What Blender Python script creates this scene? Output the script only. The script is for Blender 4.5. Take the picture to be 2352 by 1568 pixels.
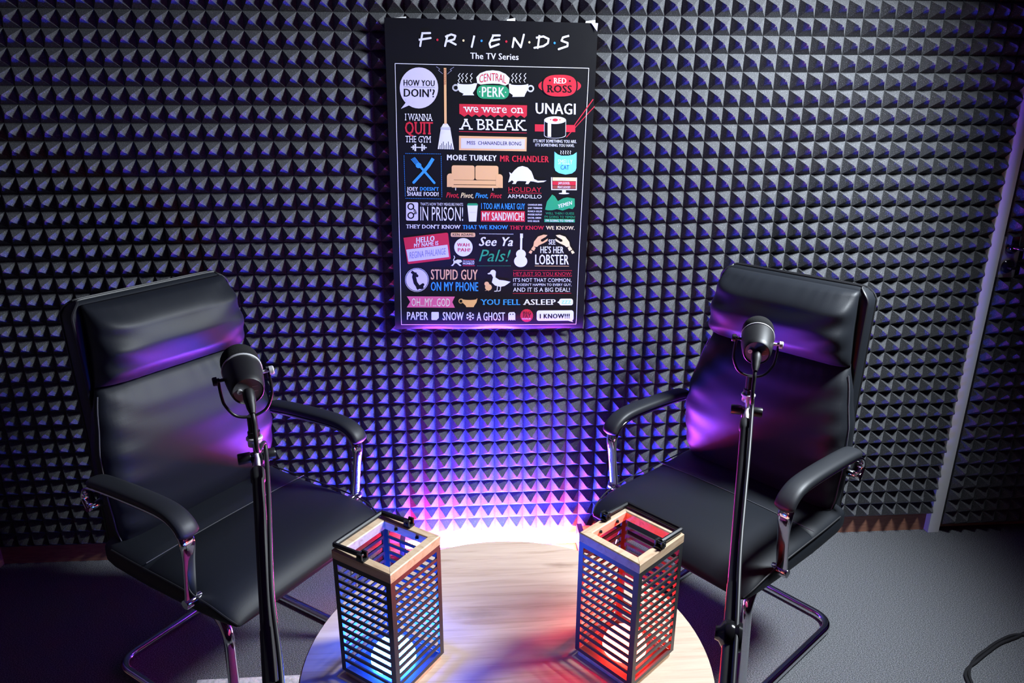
import bpy, bmesh, math, random
from mathutils import Vector, Matrix
random.seed(7)
SC = bpy.context.scene
COL = SC.collection
for o in list(bpy.data.objects): bpy.data.objects.remove(o)

# ------------------------------------------------------------------ camera
cam_d = bpy.data.cameras.new('camera'); cam = bpy.data.objects.new('camera', cam_d); COL.objects.link(cam)
cR = Vector((0.99765, -0.068455, 0.003027)); cU = Vector((0.018443, 0.310808, 0.950294)); cF = Vector((0.065993, 0.948004, -0.31134))
mw = Matrix((( cR.x, cU.x, -cF.x, -0.3936), (cR.y, cU.y, -cF.y, -2.1932), (cR.z, cU.z, -cF.z, 1.5066), (0, 0, 0, 1)))
cam.matrix_world = mw
cam_d.sensor_width = 36.0; cam_d.lens = 24.604; cam_d.clip_start = 0.02
SC.camera = cam
# ------------------------------------------------------------------ world, key light, exposure
w = bpy.data.worlds.new('room_dark'); SC.world = w; w.use_nodes = True
w.node_tree.nodes['Background'].inputs[0].default_value = (0.30, 0.36, 0.55, 1); w.node_tree.nodes['Background'].inputs[1].default_value = 0.004
SC.view_settings.view_transform = 'Standard'; SC.view_settings.look = 'None'
SC.view_settings.exposure = 0.0; SC.view_settings.gamma = 1.0; SC.view_settings.use_curve_mapping = False
kd = bpy.data.lights.new('ceiling_spot', 'SPOT'); key = bpy.data.objects.new('ceiling_spot_light', kd); COL.objects.link(key)
KEY_POS = Vector((1.15, -0.8, 2.2)); KEY_AIM = KEY_POS + Vector((-0.63, 0.25, -0.735))
key.location = KEY_POS; key.rotation_euler = (KEY_AIM - KEY_POS).to_track_quat('-Z', 'Y').to_euler()
kd.energy = 410; kd.color = (0.84, 0.92, 1.0); kd.spot_size = math.radians(99); kd.spot_blend = 0.7; kd.shadow_soft_size = 0.2

# ------------------------------------------------------------------ materials
def pbr(name, col, rough=0.5, metal=0.0, spec=0.5, coat=0.0, emit=None, es=0.0):
    m = bpy.data.materials.new(name); m.use_nodes = True
    b = m.node_tree.nodes['Principled BSDF']
    b.inputs['Base Color'].default_value = (*col, 1); b.inputs['Roughness'].default_value = rough
    b.inputs['Metallic'].default_value = metal; b.inputs['Specular IOR Level'].default_value = spec
    b.inputs['Coat Weight'].default_value = coat
    if emit: b.inputs['Emission Color'].default_value = (*emit, 1); b.inputs['Emission Strength'].default_value = es
    return m
def nd(m, t): return m.node_tree.nodes.new(t)
def lk(m, a, b): m.node_tree.links.new(a, b)
def bump(m, scale, strength, dist=0.002, detail=3, coord='Object', stretch=None, tex='ShaderNodeTexNoise'):
    tc = nd(m, 'ShaderNodeTexCoord'); n = nd(m, tex); src = tc.outputs[coord]
    if stretch:
        mp = nd(m, 'ShaderNodeMapping'); mp.inputs['Scale'].default_value = stretch; lk(m, src, mp.inputs[0]); src = mp.outputs[0]
    lk(m, src, n.inputs['Vector']); n.inputs['Scale'].default_value = scale
    if 'Detail' in n.inputs: n.inputs['Detail'].default_value = detail
    bp = nd(m, 'ShaderNodeBump'); bp.inputs['Strength'].default_value = strength; bp.inputs['Distance'].default_value = dist
    lk(m, n.outputs[0], bp.inputs['Height']); lk(m, bp.outputs[0], m.node_tree.nodes['Principled BSDF'].inputs['Normal'])
    return n
def ramp_color(m, src, stops, target='Base Color'):
    r = nd(m, 'ShaderNodeValToRGB'); e = r.color_ramp.elements
    while len(e) < len(stops): e.new(0.5)
    for el, (p, c) in zip(e, stops): el.position = p; el.color = (*c, 1)
    lk(m, src, r.inputs[0]); lk(m, r.outputs[0], m.node_tree.nodes['Principled BSDF'].inputs[target]); return r

foam = pbr('black_foam', (0.1, 0.1, 0.1), 0.9, spec=0.2)
n = bump(foam, 420, 0.5, 0.002, 4)
ramp_color(foam, n.outputs[0], [(0.0, (0.045, 0.046, 0.050)), (0.60, (0.080, 0.082, 0.088)), (0.70, (0.22, 0.225, 0.24)), (1.0, (0.32, 0.33, 0.35))])
leather = pbr('black_leather', (0.010, 0.012, 0.016), 0.52, spec=0.30)
bump(leather, 300, 0.045, 0.001, 2, tex='ShaderNodeTexVoronoi')
leather_dark = pbr('black_piping', (0.012, 0.012, 0.014), 0.5)
thread = pbr('grey_thread', (0.08, 0.08, 0.09), 0.8)
chrome = pbr('chrome', (0.72, 0.72, 0.74), 0.07, metal=1.0)
softpad = pbr('black_soft_plastic', (0.016, 0.018, 0.022), 0.50, spec=0.45)
blackmetal = pbr('black_metal', (0.012, 0.012, 0.014), 0.35, spec=0.5)
matteblack = pbr('matte_black', (0.014, 0.014, 0.015), 0.6)
steel = pbr('bright_steel', (0.85, 0.85, 0.86), 0.42, metal=0.55)
micbody = pbr('mic_satin_black', (0.007, 0.007, 0.008), 0.5, spec=0.5)
micfoam = pbr('mic_foam', (0.02, 0.02, 0.021), 0.95, spec=0.1); bump(micfoam, 900, 0.8, 0.001, 2)
panel_m = pbr('mic_rear_panel', (0.25, 0.25, 0.27), 0.28)
cable_m = pbr('rubber_cable', (0.016, 0.016, 0.018), 0.45)
whiteprint = pbr('white_mark', (0.55, 0.55, 0.55), 0.5)
# carpet
carpet = pbr('grey_carpet', (0.15, 0.15, 0.16), 0.95, spec=0.1)
n = bump(carpet, 300, 1.0, 0.004, 5, stretch=(1.0, 1.8, 1.0))
ramp_color(carpet, n.outputs[0], [(0.32, (0.035, 0.037, 0.041)), (0.5, (0.145, 0.15, 0.16)), (0.68, (0.33, 0.34, 0.36))])
rugm = pbr('white_rug', (0.7, 0.7, 0.7), 0.95, spec=0.1)
n = bump(rugm, 60, 1.0, 0.004, 4)
ramp_color(rugm, n.outputs[0], [(0.3, (0.42, 0.44, 0.44)), (0.55, (0.75, 0.74, 0.74))])
brown = pbr('brown_laminate', (0.30, 0.13, 0.075), 0.6)
n = bump(brown, 30, 0.05, 0.001, 3, stretch=(1, 1, 6)); ramp_color(brown, n.outputs[0], [(0.3, (0.24, 0.10, 0.06)), (0.7, (0.36, 0.165, 0.10))])
wallpaint = pbr('dark_wall_paint', (0.05, 0.05, 0.055), 0.9)
ceilpaint = pbr('ceiling_paint', (0.06, 0.06, 0.065), 0.9)
trimwhite = pbr('white_trim_plastic', (0.88, 0.88, 0.88), 0.55); bump(trimwhite, 40, 0.08, 0.001, 3, stretch=(8, 8, 0.4))
lockplate = pbr('grey_lock_plate', (0.30, 0.30, 0.32), 0.5)
gloss_black = pbr('gloss_black', (0.008, 0.008, 0.009), 0.12)
# wood
def wood(name, c1, c2, c3, scale, stretch, rough=0.5):
    m = pbr(name, c2, rough)
    tc = nd(m, 'ShaderNodeTexCoord'); mp = nd(m, 'ShaderNodeMapping'); mp.inputs['Scale'].default_value = stretch
    lk(m, tc.outputs['Object'], mp.inputs[0])
    n1 = nd(m, 'ShaderNodeTexNoise'); n1.inputs['Scale'].default_value = scale; n1.inputs['Detail'].default_value = 7; n1.inputs['Roughness'].default_value = 0.62
    n1.inputs['Distortion'].default_value = 0.9
    lk(m, mp.outputs[0], n1.inputs['Vector'])
    ramp_color(m, n1.outputs[0], [(0.30, c1), (0.45, c2), (0.62, c3)])
    bp = nd(m, 'ShaderNodeBump'); bp.inputs['Strength'].default_value = 0.06; bp.inputs['Distance'].default_value = 0.001
    lk(m, n1.outputs[0], bp.inputs['Height']); lk(m, bp.outputs[0], m.node_tree.nodes['Principled BSDF'].inputs['Normal'])
    return m
oak = wood('pale_oak_veneer', (0.50, 0.355, 0.25), (0.62, 0.465, 0.345), (0.68, 0.53, 0.40), 4.5, (0.9, 16.0, 9.0), 0.5)
# two knots with dark streaks of their own in the veneer
def add_knots(m, pts):
    b = m.node_tree.nodes['Principled BSDF']; src = b.inputs['Base Color'].links[0].from_socket
    tc = nd(m, 'ShaderNodeTexCoord')
    for (x, y, sx, sy) in pts:
        mp = nd(m, 'ShaderNodeMapping'); mp.vector_type = 'TEXTURE'
        mp.inputs['Location'].default_value = (x, y, 0); mp.inputs['Scale'].default_value = (sx, sy, 1)
        nz = nd(m, 'ShaderNodeTexNoise'); nz.inputs['Scale'].default_value = 30; nz.inputs['Detail'].default_value = 3
        ad = nd(m, 'ShaderNodeMixRGB'); ad.inputs[0].default_value = 0.02
        lk(m, tc.outputs['Object'], nz.inputs['Vector']); lk(m, tc.outputs['Object'], ad.inputs[1]); lk(m, nz.outputs['Color'], ad.inputs[2])
        lk(m, ad.outputs[0], mp.inputs[0])
        ln = nd(m, 'ShaderNodeVectorMath'); ln.operation = 'LENGTH'; lk(m, mp.outputs[0], ln.inputs[0])
        rr = nd(m, 'ShaderNodeMapRange'); rr.inputs['From Min'].default_value = 1.0; rr.inputs['From Max'].default_value = 0.0
        rr.inputs['To Min'].default_value = 0.0; rr.inputs['To Max'].default_value = 0.75; lk(m, ln.outputs['Value'], rr.inputs['Value'])
        mx = nd(m, 'ShaderNodeMixRGB'); mx.inputs[2].default_value = (0.16, 0.09, 0.06, 1)
        lk(m, rr.outputs[0], mx.inputs[0]); lk(m, src, mx.inputs[1]); src = mx.outputs[0]
    lk(m, src, b.inputs['Base Color'])
pine = wood('pine_wood', (0.50, 0.32, 0.19), (0.66, 0.47, 0.30), (0.72, 0.55, 0.38), 5.0, (2.0, 14.0, 14.0), 0.5)
lanternblack = pbr('lantern_black_paint', (0.030, 0.030, 0.033), 0.42)
def emis(name, col, s): return pbr(name, (0.02, 0.02, 0.02), 0.5, emit=col, es=s)
blue_bulb = emis('blue_bulb', (0.010, 0.075, 1.0), 300.0)
red_bulb = emis('red_bulb', (1.0, 0.022, 0.014), 150.0)
led = {'red': emis('led_red', (1.0, 0.02, 0.03), 1000.0), 'mag': emis('led_magenta', (1.0, 0.05, 0.70), 800.0),
       'vio': emis('led_violet', (1.0, 0.08, 0.80), 620.0), 'blue': emis('led_blue', (0.03, 0.05, 1.0), 4200.0), 'ora': emis('led_orange', (1.0, 0.08, 0.03), 1000.0)}

# ------------------------------------------------------------------ mesh helpers
def put(name, verts, faces, mats, parent=None, smooth=True, fm=None, loc=None, auto=None):
    me = bpy.data.meshes.new(name); me.from_pydata([tuple(v) for v in verts], [], faces); me.validate(clean_customdata=False)
    bm = bmesh.new(); bm.from_mesh(me)
    if fm is None: bmesh.ops.recalc_face_normals(bm, faces=bm.faces)
    bm.to_mesh(me); bm.free()
    mats = mats if isinstance(mats, (list, tuple)) else [mats]
    for m in mats: me.materials.append(m)
    if fm:
        for p, i in zip(me.polygons, fm): p.material_index = i
    for p in me.polygons: p.use_smooth = smooth
    if auto is not None: me.set_sharp_from_angle(angle=math.radians(auto))
    o = bpy.data.objects.new(name, me); COL.objects.link(o)
    if parent: o.parent = parent
    if loc: o.location = loc
    return o
class MB:
    def __init__(s): s.v = []; s.f = []; s.m = []
    def add(s, v, f, mi=0):
        k = len(s.v); s.v += [Vector(p) for p in v]; s.f += [tuple(i + k for i in q) for q in f]; s.m += [mi] * len(f); return s
    def box(s, x0, x1, y0, y1, z0, z1, mi=0):
        return s.add([(x0,y0,z0),(x1,y0,z0),(x1,y1,z0),(x0,y1,z0),(x0,y0,z1),(x1,y0,z1),(x1,y1,z1),(x0,y1,z1)],
                     [(0,3,2,1),(4,5,6,7),(0,1,5,4),(1,2,6,5),(2,3,7,6),(3,0,4,7)], mi)
    def bbox(s, x0, x1, y0, y1, z0, z1, b=0.002, mi=0):   # bevelled box
        bm = bmesh.new(); bmesh.ops.create_cube(bm, size=1)
        for v in bm.verts: v.co = Vector(((x0+x1)/2 + v.co.x*(x1-x0), (y0+y1)/2 + v.co.y*(y1-y0), (z0+z1)/2 + v.co.z*(z1-z0)))
        bmesh.ops.bevel(bm, geom=bm.edges[:], offset=b, segments=2, profile=0.6, affect='EDGES')
        bm.verts.index_update(); s.add([v.co.copy() for v in bm.verts], [tuple(v.index for v in f.verts) for f in bm.faces], mi); bm.free(); return s
    def rings(s, rings, cap=True, closed=False, mi=0):
        n = len(rings[0]); k = len(s.v)
        vs = [p for r in rings for p in r]; fs = []
        R = len(rings)
        for i in range(R if closed else R - 1):
            a, b = i * n, ((i + 1) % R) * n
            for j in range(n): fs.append((a + j, a + (j+1) % n, b + (j+1) % n, b + j))
        if cap and not closed: fs.append(tuple(range(n - 1, -1, -1))); fs.append(tuple((R-1)*n + j for j in range(n)))
        return s.add(vs, fs, mi)
    def tube(s, pts, r, n=12, closed=False, mi=0):
        pts = [Vector(p) for p in pts]; rs = r if isinstance(r, (list, tuple)) else [r] * len(pts)
        t0 = (pts[1] - pts[0]).normalized(); a = t0.orthogonal().normalized(); out = []
        N = len(pts)
        for i, p in enumerate(pts):
            if closed: t = (pts[(i+1) % N] - pts[i-1]).normalized()
            else: t = (pts[min(i+1, N-1)] - pts[max(i-1, 0)]).normalized()
            a = (a - t * a.dot(t)).normalized(); b = t.cross(a)
            out.append([p + (a * math.cos(2*math.pi*j/n) + b * math.sin(2*math.pi*j/n)) * rs[i] for j in range(n)])
        return s.rings(out, True, closed, mi)
    def lathe(s, prof, org=(0,0,0), axis=(0,0,1), n=32, mi=0, cap=True):   # prof: (radius, height)
        ax = Vector(axis).normalized(); a = ax.orthogonal().normalized(); b = ax.cross(a); o = Vector(org)
        return s.rings([[o + ax*h + (a*math.cos(2*math.pi*j/n) + b*math.sin(2*math.pi*j/n))*max(r, 1e-5) for j in range(n)] for r, h in prof], cap, False, mi)
    def xf(s, M, start=0):
        for i in range(start, len(s.v)): s.v[i] = M @ s.v[i]
        return s
    def build(s, name, mats, parent=None, smooth=True, auto=40, loc=None):
        o = put(name, s.v, s.f, mats, parent, smooth, None, loc)
        for p, i in zip(o.data.polygons, s.m): p.material_index = i
        if auto is not None and smooth: o.data.set_sharp_from_angle(angle=math.radians(auto))
        return o
def fillet(pts, r, n=6):
    pts = [Vector(p) for p in pts]; out = [pts[0]]
    for i in range(1, len(pts) - 1):
        p = pts[i]; a = (pts[i-1] - p); b = (pts[i+1] - p); ra = min(r, a.length*0.48, b.length*0.48)
        A = p + a.normalized()*ra; B = p + b.normalized()*ra
        for k in range(n + 1):
            t = k / n; out.append(A*(1-t)**2 + p*2*t*(1-t) + B*t*t)
    out.append(pts[-1]); return out
def spline(pts, n=8, closed=False):
    P = [Vector(p) for p in pts]; out = []; N = len(P)
    for i in range(N if closed else N - 1):
        p1, p2 = P[i], P[(i+1) % N]
        p0 = P[i-1] if (i > 0 or closed) else p1*2 - p2
        p3 = P[(i+2) % N] if (i + 2 < N or closed) else p2*2 - p1
        for k in range(n):
            t = k / n
            out.append(0.5*((2*p1) + (p2-p0)*t + (2*p0-5*p1+4*p2-p3)*t*t + (3*p1-p0-3*p2+p3)*t**3))
    if not closed: out.append(P[-1])
    return out
def interp(tab, x):
    if x <= tab[0][0]: return tab[0][1]
    for (a, va), (b, vb) in zip(tab, tab[1:]):
        if x <= b:
            t = (x-a)/(b-a); t = t*t*(3-2*t)*0.5 + t*0.5; return va + (vb-va)*t
    return tab[-1][1]
def thing(name, label, cat, loc=(0,0,0), rz=0.0, group=None):
    o = bpy.data.objects.new(name, None); COL.objects.link(o); o.empty_display_size = 0.05
    o.location = loc; o.rotation_euler = (0, 0, rz); o['label'] = label; o['category'] = cat
    if group: o['group'] = group
    return o
def tag(o, label, cat, group=None):
    o['label'] = label; o['category'] = cat
    if group: o['group'] = group
    return o
def struct(o, label=None): 
    o['kind'] = 'structure'
    if label: o['label'] = label
    return o
def superring(cx, cy, hx, hy, n, N, f):
    out = []
    for j in range(N):
        t = 2*math.pi*j/N; c, s_ = math.cos(t), math.sin(t)
        out.append(f(cx + hx*math.copysign(abs(c)**(2/n), c), cy + hy*math.copysign(abs(s_)**(2/n), s_)))
    return out

# ------------------------------------------------------------------ the room
XL, XR, YB, YF, ZC = -2.03, 2.3, 0.02, -3.6, 2.75
struct(MB().box(XL-.1, XR+.1, YF-.1, YB+.1, -0.05, 0.0).build('floor', carpet, smooth=False), 'grey looped carpet floor')
struct(MB().box(XL-.1, XR+.1, YB, YB+.1, 0.0, ZC).build('wall_back', wallpaint, smooth=False))
struct(MB().box(XL-.1, XL, YF, YB, 0.0, ZC).build('wall_left', wallpaint, smooth=False))
struct(MB().box(XR, XR+.1, YF, YB, 0.0, ZC).build('wall_right', wallpaint, smooth=False))
struct(MB().box(XL-.1, XR+.1, YF-.1, YF, 0.0, ZC).build('wall_front', wallpaint, smooth=False))
struct(MB().box(XL-.1, XR+.1, YF-.1, YB+.1, ZC, ZC+.08).build('ceiling', ceilpaint, smooth=False))
struct(MB().box(XL, 1.338, YB-.012, YB, 0.0, 0.088).build('baseboard_back', brown, smooth=False), 'brown baseboard under the foam')
struct(MB().box(XL, XL+.012, YF, YB-.012, 0.0, 0.088).build('baseboard_left', brown, smooth=False))

# acoustic foam: 5 cm pyramids, a metre to a panel
S = 0.05; Z34 = 0.073
def pyramids(c0, c1, r0, r1, x_end=None, h=0.026, z_low=Z34, dx=0.0, y0=0.0):
    mb = MB()
    for c in range(c0, c1):
        for r in range(r0, r1):     # r counts rows upward from the bottom edge
            x0, z0 = c*S + dx, z_low + r*S; x1, z1 = x0 + S, z0 + S
            if x_end is not None and x0 + 0.002 > x_end: continue
            xe = x1 if x_end is None else min(x1, x_end)
            cx, cz = x0 + S/2 + random.uniform(-.0008, .0008), z0 + S/2 + random.uniform(-.0008, .0008)
            hh = h + random.uniform(-.0008, .0008)
            q = 0.0028
            def mid(a, b, t): return (a[0]+(b[0]-a[0])*t, a[1]+(b[1]-a[1])*t, a[2]+(b[2]-a[2])*t)
            cs = [(x0, y0, z0), (x1, y0, z0), (x1, y0, z1), (x0, y0, z1)]
            ap = [(cx - q, y0-hh, cz - q), (cx + q, y0-hh, cz - q), (cx + q, y0-hh, cz + q), (cx - q, y0-hh, cz + q)]
            md = []
            for a, b in zip(cs, ap):
                p = mid(a, b, 0.55); md.append((p[0], p[1] + hh*0.035, p[2]))
            top = (cx, y0 - hh - 0.0012, cz)
            vs = cs + md + ap + [top]
            if x_end is not None and x1 > x_end: vs = [(min(v[0], x_end), v[1], v[2]) for v in vs]
            fs = []
            for i in range(4):
                j = (i+1) % 4
                fs += [(i, j, 4+j, 4+i), (4+i, 4+j, 8+j, 8+i), (8+i, 8+j, 12)]
            mb.add(vs, fs)
    # backing slab
    X0, X1 = c0*S + dx, (c1*S + dx if x_end is None else x_end); Zl, Zh = z_low + r0*S, z_low + r1*S
    e = 0.0004
    mb.add([(X0+e,y0,Zl+e),(X1-e,y0,Zl+e),(X1-e,y0,Zh-e),(X0+e,y0,Zh-e),(X0+e,y0+.0195,Zl+e),(X1-e,y0+.0195,Zl+e),(X1-e,y0+.0195,Zh-e),(X0+e,y0+.0195,Zh-e)],
           [(4,5,6,7),(0,1,5,4),(1,2,6,5),(2,3,7,6),(3,0,4,7)])
    return mb
PAN = [(-41, -28, 0, 20, 'black pyramid foam panel low on the wall, left of and behind the left chair'),
       (-41, -28, 20, 40, 'black pyramid foam panel at the top left corner of the wall'),
       (-28, -8, 0, 20, 'black pyramid foam panel low on the wall between left chair and poster foot'),
       (-28, -8, 20, 40, 'black pyramid foam panel high on the wall, under the left half of the poster'),
       (-8, 12, 0, 20, 'black pyramid foam panel low on the wall, lit blue and pink above the light bar'),
       (-8, 12, 20, 40, 'black pyramid foam panel high on the wall, brightest one, just right of the poster'),
       (12, 27, 0, 20, 'black pyramid foam panel low on the wall, between the right chair and the white strip'),
       (12, 27, 20, 40, 'black pyramid foam panel high on the wall, beside the white strip at top right')]
for c0, c1, r0, r1, lab in PAN:
    mb = pyramids(c0, c1, r0, r1, x_end=(1.334 if c1 == 27 else None), h=(0.033 if c0 >= 12 else 0.029))
    tag(mb.build('acoustic_foam_panel', foam, smooth=False), lab, 'acoustic foam', 'pyramid foam panels on the back wall')

# white strip beside the door, and the foam covered door
struct(MB().bbox(1.335, 1.379, -0.017, YB, 0.0, ZC-.01, 0.003).build('trim_1', trimwhite), 'white plastic strip standing along the door edge')
door = struct(MB().box(1.384, 2.25, 0.004, YB-.001, 0.012, 2.10).build('door_1', brown, smooth=False), 'foam covered door at the right edge')
LK = (1.386, 1.443, 0.985, 1.123)
fb = pyramids(0, 17, 0, 41, h=0.026, z_low=0.036, dx=1.386, y0=-0.016)
keep = [(f, m) for f, m in zip(fb.f, fb.m) if not all(v.x < 1.448 and 0.972 < v.z < 1.136 for v in [fb.v[i] for i in f])]
fb.f = [k[0] for k in keep]; fb.m = [k[1] for k in keep]
fb.build('foam_panel', foam, door, smooth=False)
MB().bbox(LK[0], LK[1], -0.018, 0.004, LK[2], LK[3], 0.002).build('lock_plate', lockplate, door)
kb = MB(); kb.lathe([(0.021, 0), (0.022, 0.006), (0.017, 0.010), (0.014, 0.016)], (1.411, -0.017, 1.088), (0, -1, 0))
kb.tube(spline([(1.411, -0.03, 1.088), (1.425, -0.052, 1.086), (1.455, -0.058, 1.083), (1.50, -0.058, 1.082)], 5), 0.006)
kb.build('door_handle', gloss_black, door)
kb = MB(); kb.lathe([(0.021, 0), (0.022, 0.006), (0.018, 0.010), (0.010, 0.014)], (1.409, -0.017, 1.024), (0, -1, 0)); kb.bbox(1.400, 1.430, -0.050, -0.030, 1.018, 1.025, 0.002)
kb.build('thumb_turn', gloss_black, door)
# trim over the door keeps the wall closed above it
struct(MB().box(1.379, XR, 0.0, YB, 2.10, ZC).build('trim_2', wallpaint, smooth=False))

# ------------------------------------------------------------------ poster
PCOL = {'k': (0.007, 0.007, 0.008), 'w': (0.78, 0.78, 0.80), 'l': (0.66, 0.62, 0.82), 'r': (0.62, 0.03, 0.05), 'b': (0.05, 0.33, 0.85), 't': (0.80, 0.46, 0.21),
        'g': (0.03, 0.33, 0.14), 'y': (0.85, 0.68, 0.36), 'c': (0.18, 0.70, 0.85), 's': (0.25, 0.25, 0.33), 'p': (0.70, 0.13, 0.38), 'n': (0.33, 0.07, 0.05),
        'd': (0.02, 0.06, 0.35), 'm': (0.10, 0.015, 0.02)}
PKEYS = list(PCOL)
pmats = []
for k_ in PKEYS:
    m = pbr('print_' + {'k': 'black', 'w': 'white', 'l': 'lilac', 'r': 'red', 'b': 'blue', 't': 'tan', 'g': 'green', 'y': 'cream', 'c': 'cyan', 's': 'grey', 'p': 'pink', 'n': 'brown', 'd': 'navy', 'm': 'maroon'}[k_], PCOL[k_], 0.40, spec=0.3, coat=0.15); m.node_tree.nodes['Principled BSDF'].inputs['Coat Roughness'].default_value = 0.22
    bump(m, 9, 0.25, 0.004, 2)
    pmats.append(m)
paperwhite = pbr('paper_back', (0.8, 0.8, 0.8), 0.7); pmats.append(paperwhite)
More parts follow.
